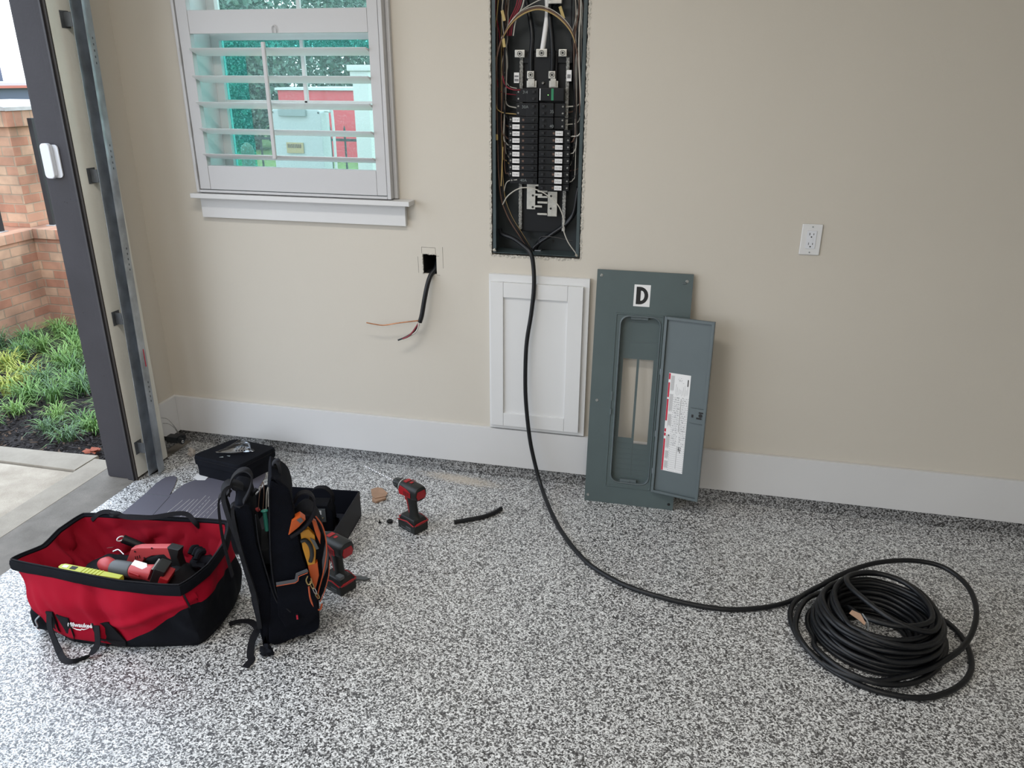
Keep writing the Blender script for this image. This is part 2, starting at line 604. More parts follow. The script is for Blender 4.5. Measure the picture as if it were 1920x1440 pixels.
def tag(o, label, cat, group=None, kind=None):
    o['label'] = label
    o['category'] = cat
    if group: o['group'] = group
    if kind: o['kind'] = kind
    return o
def thing(name, label, cat, loc=(0, 0, 0), rot=(0, 0, 0), group=None):
    o = D.objects.new(name, None)
    C.objects.link(o)
    o.location = loc
    o.rotation_euler = rot
    o.empty_display_size = .05
    return tag(o, label, cat, group)
def struct(o):
    o['kind'] = 'structure'
    return o
def copy_tree(o, parent=None):
    c = o.copy()
    C.objects.link(c)
    if parent is not None: c.parent = parent
    for ch in list(o.children): copy_tree(ch, c)
    return c

def spline(P, n=8, closed=False):
    P = [Vector(p) for p in P]
    out = []
    m = len(P)
    for i in range(m if closed else m - 1):
        if closed:
            p0, p1, p2, p3 = P[(i - 1) % m], P[i], P[(i + 1) % m], P[(i + 2) % m]
        else:
            p1, p2 = P[i], P[i + 1]
            p0 = P[i - 1] if i > 0 else p1 * 2 - p2
            p3 = P[i + 2] if i + 2 < m else p2 * 2 - p1
        for k in range(n):
            t = k / n
            out.append(.5 * ((2 * p1) + (p2 - p0) * t + (2 * p0 - 5 * p1 + 4 * p2 - p3) * t * t + (3 * p1 - p0 - 3 * p2 + p3) * t ** 3))
    if not closed: out.append(P[-1])
    return out

def text_mesh(mb, s, size, M, mi=0, depth=.0004, bold=0.0):
    cu = D.curves.new('t', 'FONT')
    cu.body = s
    cu.size = size
    cu.extrude = depth
    cu.offset = bold
    cu.resolution_u = 3
    cu.align_x = 'CENTER'
    cu.align_y = 'CENTER'
    ob = D.objects.new('t', cu)
    me = D.meshes.new_from_object(ob)
    t = bmesh.new()
    t.from_mesh(me)
    mb.add(t, M, mi)
    D.objects.remove(ob)
    D.curves.remove(cu)
    D.meshes.remove(me)

def rrect(x0, x1, z0, z1, r, n=6):
    out = []
    for cx, cz, a0 in ((x1 - r, z1 - r, 0), (x0 + r, z1 - r, 90), (x0 + r, z0 + r, 180), (x1 - r, z0 + r, 270)):
        for k in range(n + 1):
            a = math.radians(a0 + 90 * k / n)
            out.append((cx + r * math.cos(a), cz + r * math.sin(a)))
    return out
WALLM = Matrix(((1, 0, 0, 0), (0, 0, -1, 0), (0, 1, 0, 0), (0, 0, 0, 1)))   # text plane -> upright, facing -y

# ------------------------------------------------------------------ the room
XL, XR, YF, ZC = -2.42, 3.4, -6.2, 2.9
b = MB(); b.box((-2.36, YF, -.12), (XR, .06, 0)); struct(b.build('floor', 'epoxy_flake', smooth=False))
HOLES = [(-2.07, -1.215, 1.235, 2.5), (-.80, -.432, 1.024, 2.13), (-1.101, -1.039, .928, 1.013)]
b = MB(); b.holed(XL, XR, .0, ZC, 0, .19, HOLES)
wall_back = struct(b.build('wall_back', 'wall_paint', smooth=False))
b = MB(); b.holed(-2.62, XR + .2, -.3, 3.2, .191, .23, [(-2.07, -1.215, 1.235, 2.5)])
struct(b.build('wall_outside', 'ext_white', smooth=False))
b = MB(); b.box((-2.50, -.34, 0), (XL, .19, ZC)); b.box((-2.5, YF, 2.3), (XL, -.34, ZC)); b.box((-2.5, YF, 0), (XL, -5.35, 2.3))
struct(b.build('wall_left', 'wall_paint', smooth=False))
b = MB(); b.box((XR, YF, 0), (XR + .15, .19, ZC)); struct(b.build('wall_right', 'wall_paint', smooth=False))
b = MB(); b.box((XL, YF - .15, 0), (XR, YF, ZC)); struct(b.build('wall_front', 'wall_paint', smooth=False))
b = MB(); b.box((-2.5, YF, ZC), (XR + .15, .2, ZC + .12)); struct(b.build('ceiling', 'ceiling_paint', smooth=False))
# speckled curb and the baseboards over it
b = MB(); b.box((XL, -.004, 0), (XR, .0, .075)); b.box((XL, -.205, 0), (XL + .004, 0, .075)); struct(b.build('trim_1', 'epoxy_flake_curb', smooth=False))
b = MB(); b.box((XL + .0005, -.018, .062), (XR, -.0005, .246), bev=.002); struct(b.build('baseboard_back', 'white_trim'))
b = MB(); b.box((XL + .0005, -.2, .062), (XL + .018, -.019, .246), bev=.002); struct(b.build('baseboard_left', 'white_trim'))
# garage door opening: white inner board, grey jamb, stop and weather strip
b = MB(); b.box((XL + .0005, -.418, .012), (-2.35, -.206, 2.6), bev=.002); struct(b.build('trim_2', 'jamb_paint'))
b = MB(); b.box((-2.502, -.422, .0), (-2.398, -.341, 2.6), bev=.004); b.box((-2.512, -.415, .0), (-2.503, -.33, 2.6), bev=.002)
b.box((-2.397, -.430, .0), (-2.371, -.419, 2.6), bev=.002)
jamb = struct(b.build('trim_3', 'door_grey'))
b = MB(); b.box((-2.3705, -.434, .0), (-2.362, -.419, 2.6), bev=.0015, mi=0); b.box((-2.3615, -.426, 0), (-2.350, -.419, 2.6), bev=.001, mi=1)
struct(b.build('trim_4', ['door_grey_stop', 'weather_strip']))
b = MB(); b.box((-2.55, -5.35, 2.3), (-2.36, -.34, 2.42), bev=.004); struct(b.build('trim_5', 'door_grey'))
# pencil outline and ragged edges on the wall
b = MB()
for (x0, z0, x1, z1) in ((-1.103, 1.014, -1.103, 1.041), (-1.103, 1.041, -1.043, 1.040), (-1.043, 1.040, -1.042, 1.012), (-1.011, 1.045, -1.010, .955), (-1.121, 1.0, -1.120, .93), (-1.04, 1.006, -1.027, 1.006), (-1.04, .925, -1.025, .9245), (-1.101, .926, -1.092, .9255)):
    b.tube([(x0, -.0002, z0), (x1, -.0002, z1)], .0006, 4)
b.build('pencil_mark', 'pencil', wall_back)
random.seed(3)
b = MB()
def ragged(x0, z0, x1, z1, w, n):
    pa, pb = [], []
    dx, dz = x1 - x0, z1 - z0
    L = math.hypot(dx, dz); nx, nz = -dz / L, dx / L
    rings = []
    for i in range(n + 1):
        t = i / n
        o1 = w * random.uniform(.25, 1.0); o2 = -.003 * random.uniform(0, 1.2)
        x, z = x0 + dx * t, z0 + dz * t
        rings.append([(x + nx * o2, .004, z + nz * o2), (x + nx * o2, -.0012, z + nz * o2), (x + nx * o1, -.0008, z + nz * o1), (x + nx * o1, .004, z + nz * o1)])
    b.loft(rings)
ragged(-.80, 1.024, -.80, 2.1, .008, 150)
ragged(-.432, 2.1, -.432, 1.024, .011, 150)
ragged(-.432, 1.024, -.80, 1.024, .012, 60)
ragged(-1.101, .928, -1.101, 1.013, .003, 14)
ragged(-1.101, 1.013, -1.039, 1.013, .003, 14)
b.build('cut_edge', 'plaster_edge', wall_back, smooth=False)
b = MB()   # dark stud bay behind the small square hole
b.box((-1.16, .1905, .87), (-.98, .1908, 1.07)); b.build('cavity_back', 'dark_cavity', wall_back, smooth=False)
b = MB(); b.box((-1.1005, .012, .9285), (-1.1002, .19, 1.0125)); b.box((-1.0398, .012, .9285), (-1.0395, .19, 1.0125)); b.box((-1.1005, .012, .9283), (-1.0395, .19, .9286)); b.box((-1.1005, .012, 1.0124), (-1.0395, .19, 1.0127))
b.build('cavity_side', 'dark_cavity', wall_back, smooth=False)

# ------------------------------------------------------------------ window: sash, shutters, sill
win = thing('window_1', 'white sash window with teal tinted glass behind the shutters', 'window', (-1.64, .14, 1.235))
del win['label'], win['category']
win['kind'] = 'structure'
GX0, GX1 = -2.07, -1.215
b = MB()
b.box((GX0, .135, 1.236), (GX0 + .05, .175, 2.5), .003); b.box((GX1 - .05, .135, 1.236), (GX1, .175, 2.5), .003)
b.box((GX0 + .05, .135, 1.236), (GX1 - .05, .175, 1.29), .003); b.box((GX0 + .05, .13, 1.845), (GX1 - .05, .16, 1.875), .003)
b.box((GX0 + .05, .135, 2.45), (GX1 - .05, .175, 2.5), .003)
b.build('window_frame', 'white_trim', win)
b = MB(); b.box((-1.652, .140, 1.60), (-1.636, .156, 2.45), .002); b.box((GX0 + .05, .140, 1.60), (GX1 - .05, .156, 1.61), .002)
b.build('muntin', 'white_trim', win)
b = MB(); b.box((GX0 + .045, .158, 1.28), (GX1 - .045, .161, 2.46)); b.build('glass', 'window_glass', win, smooth=False)
b = MB(); b.box((GX0 + .046, .1545, 1.29), (-1.915, .1565, 1.80)); b.box((GX0 + .046, .1545, 1.8005), (GX1 - .046, .1565, 1.845)); b.build('tinted_film', 'teal_film', win, smooth=False)
b = MB()
for x in (GX0 + .0005, GX1 - .0125): b.box((x, .0, 1.236), (x + .012, .134, 2.5), .001)
b.box((GX0 + .0125, 0, 1.2355), (GX1 - .0125, .134, 1.247), .001)
b.build('reveal', 'white_trim', win)

sh = thing('plantation_shutter', 'white plantation shutter with wide tilted louvers over the window', 'shutter', (-1.64, -.03, 1.24))
b = MB()
b.box((-2.096, -.052, 1.240), (-2.083, .0, 2.56), .002); b.box((-1.222, -.052, 1.240), (-1.206, .0, 2.56), .002)
b.box((-2.0825, -.052, 1.240), (-1.2225, .0, 1.2505), .002); b.box((-2.0825, -.052, 2.545), (-1.2225, .0, 2.56), .002)
b.box((-2.108, -.018, 1.240), (-2.0965, .0, 2.57), .002); b.box((-1.2055, -.020, 1.240), (-1.190, .0, 2.57), .002)
b.build('outer_frame', 'shutter_white', sh)
b = MB(); b.box((-2.080, -.047, 1.253), (-2.031, -.017, 2.54), .003); b.build('stile', 'shutter_white', sh)
b = MB(); b.box((-1.268, -.047, 1.253), (-1.225, -.017, 2.54), .003); b.build('stile', 'shutter_white', sh)
for z0, z1 in ((1.253, 1.352), (1.862, 1.948), (2.46, 2.54)):
    b = MB(); b.box((-2.0305, -.046, z0), (-1.2685, -.018, z1), .002); b.build('rail', 'shutter_white', sh)
def louver(z):
    b = MB()
    rings = []
    n = 14
    T = []
    ca, sa = math.cos(math.radians(17)), math.sin(math.radians(17))
    for k in range(n):
        a = 2 * PI * k / n
        u, w = .046 * math.cos(a), .0052 * math.sin(a)
        T.append((u * ca + w * sa, -u * sa + w * ca))
    for x in (-2.029, -1.270):
        rings.append([(x, -.031 + t[0] , z - .0135 + t[1]) for t in T])
    b.loft(rings)
    return b.build('louver', 'louver_white_lit', sh)
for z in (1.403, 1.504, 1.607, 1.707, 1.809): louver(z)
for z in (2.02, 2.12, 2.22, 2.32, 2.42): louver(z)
b = MB(); b.box((-1.697, -.094, 1.39), (-1.680, -.082, 1.83), .004); rod = b.build('tilt_rod', 'shutter_white', sh)
b = MB(); b.tube(spline([(-1.664, -.05, 1.862), (-1.664, -.052, 1.882), (-1.656, -.052, 1.890), (-1.648, -.052, 1.882), (-1.648, -.05, 1.862)], 5), .0018, 6); b.build('rod_holder', 'shutter_white', sh)
for z in (1.33, 1.50, 1.78):
    b = MB(); b.cyl((-2.0835, -.054, z - .03), (-2.0835, -.054, z + .03), .003, n=8); b.build('hinge', 'shutter_white', sh)

b = MB(); b.box((-2.122, -.068, 1.216), (-1.125, -.0005, 1.236), .003); si = struct(b.build('trim_6', 'white_trim'))
b = MB(); b.box((-2.105, -.022, 1.128), (-1.160, -.0005, 1.2155), .002); struct(b.build('trim_7', 'white_trim'))

# ------------------------------------------------------------------ small access door under the panel
ac = thing('access_door', 'white shaker style access door on the wall below the open panel', 'access panel', (-.6, 0, .253))
b = MB(); b.holed(-.806, -.386, .253, .949, -.020, -.0185 + .018, [(-.775, -.42, .285, .918)]); b.build('surround', 'white_panel', ac)
b = MB()
b.box((-.797, -.036, .272), (-.742, -.0205, .918), .0015); b.box((-.472, -.036, .272), (-.409, -.0205, .918), .0015)
b.box((-.7415, -.036, .272), (-.4725, -.0205, .333), .0015); b.box((-.7415, -.036, .856), (-.4725, -.0205, .918), .0015)
b.build('door_frame', 'white_panel', ac)
b = MB(); b.box((-.742, -.026, .333), (-.472, -.0205, .856)); b.build('door_panel', 'white_panel', ac)

# ------------------------------------------------------------------ outlet
ou = thing('power_outlet', 'white rectangular wall outlet with two sockets', 'outlet', (.433, 0, 1.145))
b = MB(); b.box((.396, -.006, 1.088), (.469, -.0003, 1.203), .0035, seg=3); b.build('cover_plate', 'white_panel', ou)
b = MB(); b.box((.4165, -.0078, 1.112), (.4500, -.0061, 1.179), .0012); rc = b.build('receptacle', 'sensor_white', ou)
for z in (1.163, 1.127):
    b = MB()
    b.box((.4245, -.0082, z - .001), (.4265, -.0079, z + .008)); b.box((.4385, -.0082, z), (.4405, -.0079, z + .007)); b.cyl((.4325, -.0083, z - .007), (.4325, -.0079, z - .007), .0026, n=12)
    b.build('socket', 'ink', rc)
b = MB(); b.box((.4275, -.0086, 1.146), (.4385, -.0079, 1.151), .0003); b.box((.4275, -.0086, 1.139), (.4385, -.0079, 1.144), .0003); b.build('test_button', 'sensor_white', rc)
for z in (1.193, 1.098):
    b = MB(); b.cyl((.4332, -.0068, z), (.4332, -.0061, z), .0028, n=12); b.build('screw', 'tape_grey', ou)

# ------------------------------------------------------------------ electrical panel in the wall
pn = thing('electrical_panel', 'open grey electrical panel full of breakers and wires, set in the wall', 'electrical panel', (-.615, .0, 1.03))
EX0, EX1, EZ0, EZ1, EY = -.7935, -.4375, 1.033, 2.10, .098
b = MB()
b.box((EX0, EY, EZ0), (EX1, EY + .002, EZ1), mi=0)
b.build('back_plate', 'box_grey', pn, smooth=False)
b = MB()
b.box((EX0, .001, EZ0), (EX0 + .002, EY - .0005, EZ1)); b.box((EX1 - .002, .001, EZ0), (EX1, EY - .0005, EZ1))
b.box((EX0 + .0025, .001, EZ0), (EX1 - .0025, EY - .0005, EZ0 + .002))
b.box((EX0 + .0025, .001, EZ0 + .0025), (EX0 + .013, .003, EZ1)); b.box((EX1 - .013, .001, EZ0 + .0025), (EX1 - .0025, .003, EZ1))
b.build('enclosure', 'box_side', pn, smooth=False)
for x, z in ((EX0 + .008, 1.045), (EX1 - .010, 1.040)):
    b = MB(); b.ball((x, -.001, z), .006, jit=1.5); b.build('plaster_blob', 'plaster_edge', pn)
# interior black base
b = MB()
b.box((-.695, .062, 1.115), (-.510, .0975, 1.80), .003); b.box((-.665, .045, 1.66), (-.55, .0615, 1.79), .004)
b.box((-.700, .050, 1.755), (-.495, .075, 1.80), .003)
b.build('interior_base', 'breaker_black', pn)
for x, z in ((-.655, 1.078), (-.560, 1.075)):
    b = MB(); b.cyl((x, EY - .001, z), (x, EY, z), .005, n=12); b.cyl((x, EY - .001, z - .008), (x, EY, z - .008), .0025, n=8)
    b.build('mounting_hole', 'ink', pn)
b = MB(); b.box((-.665, .06, 1.036), (-.605, .085, 1.040), .001); b.build('conduit_rim', 'galvanized', pn)
# neutral bars
def bar(x, z0, z1, name='neutral_bar'):
    b = MB()
    n = int((z1 - z0) / .008)
    rings = []
    for i in range(n + 1):
        z = z0 + (z1 - z0) * i / n
        w = .0055 + (.0012 if i % 2 else 0)
        rings.append([(x - w, .046, z), (x + w, .046, z), (x + w, .060, z), (x - w, .060, z)])
    b.loft(rings)
    for i in range(0, n, 2):
        z = z0 + (z1 - z0) * (i + .5) / n
        b.cyl((x, .0445, z), (x, .0458, z), .003, n=8)
    return b.build(name, 'tinned_bar', pn)
bar(-.690, 1.125, 1.775); bar(-.511, 1.125, 1.775)
def lug(x0, z0, x1, z1, y=.03):
    b = MB()
    b.box((x0, y, z0), (x1, y + .022, z1), .0015)
    o = b.build('terminal_lug', 'aluminium', pn)
    cx, cz = (x0 + x1) / 2, (z0 + z1) / 2
    b = MB(); b.tube([(cx + .0085 * math.cos(a), y - .0008, cz + .0085 * math.sin(a)) for a in [k * PI / 8 for k in range(16)]], .001, 5, closed=True)
    b.cyl((cx, y - .001, cz), (cx, y - .0004, cz), .0045, n=12)
    b.build('lug_screw', 'ink', o)
for q in ((-.712, 1.775, -.674, 1.801), (-.630, 1.776, -.588, 1.804), (-.544, 1.778, -.514, 1.803), (-.664, 1.701, -.637, 1.727), (-.581, 1.701, -.555, 1.727)): lug(*q)
for x0, x1 in ((-.666, -.628), (-.579, -.545)):
    b = MB(); b.box((x0, .036, 1.669), (x1, .040, 1.693), .001); b.box((x0 + .006, .030, 1.672), (x1 - .007, .0355, 1.700), .001); b.cyl(((x0 + x1) / 2, .0285, 1.682), ((x0 + x1) / 2, .0298, 1.682), .005, n=12)
    b.build('bus_tab', 'aluminium', pn)
b = MB(); b.ball((-.603, .040, 1.685), .0055); b.build('bolt', 'tinned_bar', pn)
# breakers: each with handle; labelled ones carry their white or written tag
random.seed(11)
def breaker(xi, xo, zc, h, label=None, twin=False, pen=None):
    # xi: end near the middle, xo: wire end
    s = 1 if xo > xi else -1
    b = MB()
    b.box((xi, .020, zc - h / 2 + .0006), (xo - s * .042, .0615, zc + h / 2 - .0006), .0012)
    b.box((xo - s * .0415, .030, zc - h / 2 + .0008), (xo, .0615, zc + h / 2 - .0008), .0012)
    o = b.build('breaker', 'breaker_black', pn)
    n = 2 if h > .035 else 1
    for k in range(n):
        z = zc + (h / 4 if n == 2 else 0) * (1 if k == 0 else -1)
        b = MB(); b.box((xi + s * .012, .0125, z - .0045), (xi + s * .022, .0195, z + .0045), .0012); b.build('handle', 'breaker_handle', o)
        b = MB(); b.box((xi + s * .006, .0190, z - .0085), (xi + s * .028, .0199, z + .0085), .0004); b.build('handle_guard', 'breaker_black', o)
        b = MB(); b.cyl((xo - s * .008, .0288, z), (xo - s * .008, .0298, z), .0035, n=10); b.build('terminal_screw', 'tinned_bar', o)
    if label:
        xa, xb = (xo - s * .037, xo - s * .008) if s < 0 else (xo - s * .031 , xo - s * .001)
        xa, xb = label
        b = MB(); b.box((xa, .0185 if abs(xa - xb) < .001 else .0190, zc - .0085), (xb, .0194, zc + .0085), mi=0)
        for k in range(5):
            xx = min(xa, xb) + .004 + k * .0050
            b.box((xx, .0186, zc - random.uniform(.004, .006)), (xx + .0013, .0189, zc + random.uniform(.003, .006)), mi=1)
            if random.random() < .6: b.box((xx, .0186, zc - .001), (xx + .0036, .0189, zc + .0004), mi=1)
        b.build('breaker_label', ['label_white', 'ink_grey'], o, smooth=False)
        b = MB(); xx = xi + s * .058; b.box((xx - .004, .0192, zc - .004), (xx + .004, .0199, zc + .004)); b.build('rating_mark', 'wire_brown', o)
        # label carrier: the wire end is stepped, so give the label its block
        b = MB(); b.box((xa - .001, .0195, zc - .0105), (xb + .001, .0299, zc + .0105), .001); b.build('label_block', 'breaker_black', o)
    if pen:
        b = MB(); text_mesh(b, pen[0], .016, Matrix.Translation((pen[1], .0193, pen[2])) @ WALLM, bold=-.0002); b.build('written_rating', 'tape_grey', o, smooth=False)
for k in range(9): breaker(-.617, -.735, 1.552 - .0256 * k, .0250, (-.7175, -.689))
breaker(-.617, -.730, 1.3218, .0250, None, pen=('40A', -.672, 1.324))
breaker(-.617, -.705, 1.641, .050, None, pen=('3\\4', -.668, 1.652))
breaker(-.617, -.705, 1.589, .050, None, pen=('30A', -.668, 1.599))
for k in range(9): breaker(-.6115, -.491, 1.5045 - .0257 * k, .0250, (-.5475, -.5185))
breaker(-.6115, -.515, 1.5895, .050, None, pen=('35', -.563, 1.583))
breaker(-.6115, -.515, 1.541, .044, None, pen=('40', -.563, 1.530))
b = MB(); b.box((-.6115, .014, 1.622), (-.518, .0615, 1.668), .0015); sd = b.build('surge_protector', 'breaker_black', pn)
b = MB(); b.box((-.566, .0132, 1.624), (-.557, .0139, 1.666)); b.build('green_stripe', 'green_strip', sd)
b = MB(); b.box((-.611, .0130, 1.624), (-.6075, .0139, 1.666)); b.build('white_stripe', 'label_white', sd)
b = MB(); b.ball((-.578, .0137, 1.643), .0018, sub=1); b.build('status_light', 'led_green', sd)
# lower bus stabs
b = MB()
b.box((-.662, .040, 1.209), (-.627, .043, 1.310), .001)
for z in (1.305, 1.268, 1.222): b.box((-.6265, .036, z - .004), (-.598, .043, z + .004), .001)
b.build('bus_plate', 'aluminium', pn)
b = MB()
b.box((-.576, .040, 1.184), (-.538, .043, 1.282), .001)
for z in (1.282, 1.260, 1.238, 1.192): b.box((-.617, .036, z - .004), (-.5765, .043, z + .004), .001)
b.build('bus_plate', 'aluminium', pn)
for x, z in ((-.637, 1.264), (-.637, 1.218), (-.563, 1.264), (-.563, 1.215)):
    b = MB(); b.cyl((x, .0388, z), (x, .0399, z), .0045, n=12); b.build('plate_hole', 'ink', pn)
b = MB(); b.box((-.717, .0405, 1.685), (-.697, .0413, 1.722)); b.box((-.715, .040, 1.690), (-.699, .0404, 1.700), mi=1); b.box((-.715, .040, 1.705), (-.699, .0404, 1.712), mi=1)
b.build('barcode_sticker', ['label_white', 'ink_grey'], pn, smooth=False)
b = MB(); b.box((-.514, .0405, 1.692), (-.495, .0413, 1.731)); b.box((-.511, .040, 1.702), (-.498, .0404, 1.716), mi=1)
b.build('barcode_sticker', ['label_white', 'ink_grey'], pn, smooth=False)
# fat service conductors
def wire(name, pts, r, m, n=6, k=6):
    b = MB(); b.tube(spline(pts, k), r, n); return b.build(name, m, pn)
wire('service_cable', [(-.605, .078, 1.045), (-.60, .07, 1.99), (-.595, .06, 1.93), (-.600, .045, 1.86), (-.608, .042, 1.802)][1:], .0095, 'label_white', 10)
wire('service_cable', [(-.70, .075, 2.05), (-.665, .06, 1.93), (-.648, .045, 1.85), (-.650, .04, 1.79), (-.650, .04, 1.728)], .009, 'black_plastic', 10)
wire('service_cable', [(-.575, .08, 2.02), (-.583, .05, 1.93), (-.573, .04, 1.85), (-.567, .035, 1.79), (-.568, .04, 1.728)], .009, 'black_plastic', 10)
wire('service_cable', [(-.545, .08, 2.06), (-.56, .06, 1.96), (-.60, .07, 2.0)], .010, 'black_plastic', 10)
wire('service_cable', [(-.455, .06, 1.30), (-.470, .055, 1.20), (-.530, .06, 1.13), (-.610, .065, 1.075), (-.632, .07, 1.037)], .010, 'black_plastic', 10)
wire('branch_cable', [(-.455, .04, 1.30), (-.480, .05, 1.18), (-.56, .05, 1.11), (-.625, .055, 1.06), (-.640, .06, 1.037)], .006, 'wire_black', 8)
# bundle down the left side to the bottom hole
for i, (m_, r) in enumerate((('wire_brown', .0035), ('wire_white', .0026), ('wire_black', .0055), ('wire_black', .005), ('wire_yellow', .0022))):
    dx = i * .004
    wire('branch_wire', [(-.782 + dx, .045, 2.05), (-.785 + dx, .045, 1.60), (-.775 + dx, .04, 1.30), (-.745 + dx, .035, 1.19), (-.69 + dx, .04, 1.10), (-.648 + dx * .6, .055, 1.036)], r, m_)
wire('branch_wire', [(-.760, .03, 1.225), (-.735, .02, 1.262), (-.69, .015, 1.292), (-.64, .015, 1.296), (-.58, .012, 1.275), (-.530, .012, 1.235), (-.505, .012, 1.18), (-.505, .012, 1.14), (-.485, .012, 1.09), (-.452, .02, 1.043)], .0024, 'wire_white')
wire('branch_wire', [(-.758, .04, 1.27), (-.742, .035, 1.315), (-.70, .03, 1.325)], .002, 'wire_white')
wire('branch_wire', [(-.61, .03, 1.07), (-.60, .03, 1.10), (-.55, .03, 1.103), (-.47, .03, 1.09)], .0015, 'wire_black')
# arched cable across the top
for dz, m_, r in ((0, 'wire_yellow', .0028), (.006, 'wire_brown', .0032), (.012, 'wire_white', .0016)):
    wire('branch_wire', [(-.785, .02, 1.55), (-.783, .015, 1.72), (-.765, .012, 1.82), (-.71, .01, 1.90 + dz), (-.63, .01, 1.936 + dz), (-.56, .01, 1.918 + dz), (-.50, .012, 1.865 + dz), (-.475, .02, 1.80), (-.462, .03, 1.70), (-.458, .04, 1.58)], r, m_)
wire('branch_wire', [(-.76, .012, 1.84), (-.70, .008, 1.92), (-.62, .006, 1.965), (-.57, .01, 1.975)], .0018, 'wire_white')
# vertical bundles with turn-offs to the breakers
random.seed(5)
cl = ['wire_brown', 'wire_white', 'wire_black', 'wire_white', 'wire_yellow', 'wire_black', 'wire_brown', 'wire_black']
for i in range(15):
    x = random.uniform(-.786, -.735); y = random.uniform(.015, .075)
    z1 = random.choice([1.64, 1.60, 1.55, 1.50, 1.45, 1.40, 1.36])
    z1 = 1.665 - i * .0235
    P_ = [(x + random.uniform(-.005, .03), y, 2.06)]
    for z in (1.95, 1.84, 1.74):
        if z > z1 + .07: P_.append((x + random.uniform(-.012, .014), y + random.uniform(-.008, .008), z))
    P_ += [(x + random.uniform(-.008, .004), y, z1 + .05), (x + .012, y, z1 + .01), (-.735 if z1 < 1.57 else -.706, .045, z1)]
    if z1 >= 1.57: P_[-1] = (-.706, .045, z1)
    wire('branch_wire', P_, random.choice([.0018, .0022, .0028]), cl[i % 8] if z1 < 1.62 else ['wire_white', 'wire_red', 'wire_yellow'][i % 3], 5, 5)
for i in range(15):
    x = random.uniform(-.492, -.452); y = random.uniform(.012, .075)
    z1 = 1.60 - i * .0215
    P_ = [(x + random.uniform(-.03, .002), y, 2.06)]
    for z in (1.95, 1.84, 1.74):
        P_.append((x + random.uniform(-.014, .010), y + random.uniform(-.008, .008), z))
    P_ += [(x + .010, y, z1 + .06), (x + .002, y, z1 + .01), (-.4905 if z1 < 1.52 else -.514, .045, z1)]
    wire('branch_wire', P_, random.choice([.0016, .002, .0026]), ['wire_white', 'wire_brown', 'wire_black', 'wire_white', 'wire_black'][i % 5], 5, 5)
for (x, m_) in ((-.72, 'wire_red'), (-.712, 'wire_red'), (-.705, 'wire_red'), (-.696, 'wire_white')):
    wire('branch_wire', [(x + .03, .02, 2.05), (x + .018, .02, 1.96), (x - .01, .02, 1.90), (x - .022, .03, 1.85)], .0024, m_)
wire('branch_wire', [(-.757, .02, 1.71), (-.745, .02, 1.675), (-.715, .018, 1.661), (-.690, .03, 1.660)], .0026, 'wire_red')
wire('branch_wire', [(-.755, .018, 1.45), (-.762, .014, 1.30), (-.74, .014, 1.10)][:2], .0022, 'wire_yellow')
for p0, p1 in (((-.540, .01, 1.945), (-.525, .012, 1.905)), ((-.752, .01, 1.84), (-.748, .012, 1.81)), ((-.757, .012, 1.935), (-.748, .012, 1.90))):
    b = MB(); b.strap([p0, p1], .011, .001, (1, 0, .1)); b.build('wire_tag', 'label_yellow', pn)
b = MB(); b.box((-.785, .016, 1.475), (-.775, .018, 1.497), .001); b.build('wire_tag', 'label_yellow', pn)
b = MB(); b.box((-.585, .02, 1.955), (-.535, .04, 1.975), .003, M=None); b.build('cable_clamp', 'aluminium', pn)

# ------------------------------------------------------------------ panel cover leaning on the wall
cv = thing('panel_cover', 'grey steel panel cover with a black letter D and open door, leaning against the wall', 'panel cover', (-.357, -.127, 0), (-math.radians(6.1686), 0, 0))
CI = lambda: None
RM = Matrix.Translation(cv.location) @ cv.rotation_euler.to_matrix().to_4x4()
def cbuild(b, name, mats, parent=cv, **k):
    b.bm.transform(RM)
    return b.build(name, mats, parent, **k)
W_, H_ = .3765, .9985
def plate_with_hole(b, x0, x1, z0, z1, loop, ya, yb):
    # rectangular plate, rounded hole: front and back rings
    n = len(loop)
    cx = sum(p[0] for p in loop) / n; cz = sum(p[1] for p in loop) / n
    outer = []
    for p in loop:
        dx, dz = p[0] - cx, p[1] - cz
        ts = []
        if dx > 1e-9: ts.append((x1 - cx) / dx)
        if dx < -1e-9: ts.append((x0 - cx) / dx)
        if dz > 1e-9: ts.append((z1 - cz) / dz)
        if dz < -1e-9: ts.append((z0 - cz) / dz)
        t = min(ts)
        outer.append((cx + dx * t, cz + dz * t))
    # push the nearest sample exactly into each corner
    for c in ((x0, z0), (x0, z1), (x1, z0), (x1, z1)):
        k = min(range(n), key=lambda i: (outer[i][0] - c[0]) ** 2 + (outer[i][1] - c[1]) ** 2)
        outer[k] = c
    f = lambda L, y: [(p[0], y, p[1]) for p in L]
    b.loft([f(loop, yb), f(loop, ya), f(outer, ya), f(outer, yb), f(loop, yb)], cap=False)
b = MB()
loop = rrect(.108, .264, .102, .816, .034, 8)
plate_with_hole(b, 0, W_, 0, H_, loop, -.0015, 0)
cbuild(b, 'cover_plate', 'steel_grey', smooth=True)
b = MB()   # folded rim behind the plate
for q in ((0, .0005, .0015, H_), (W_ - .0015, .0005, W_, H_)): b.box((q[0], .0003, q[1]), (q[2], .010, q[3]))
b.box((.002, .0003, H_ - .0015), (W_ - .002, .010, H_))
cbuild(b, 'rim', 'steel_grey')
b = MB()   # pressed step around the opening
F3 = [rrect(.083 , .277, .077, .829, .003, 3), rrect(.0845, .2755, .0785, .8275, .003, 3), rrect(.0885, .2715, .0825, .8235, .004, 3), rrect(.090, .270, .084, .822, .004, 3)]
b.loft([[(p[0], y, p[1]) for p in L] for L, y in zip(F3, (-.0016, -.0040, -.0040, -.0016))], cap=False)
cbuild(b, 'door_recess_rim', 'steel_grey')
b = MB()   # rolled lip and recess wall
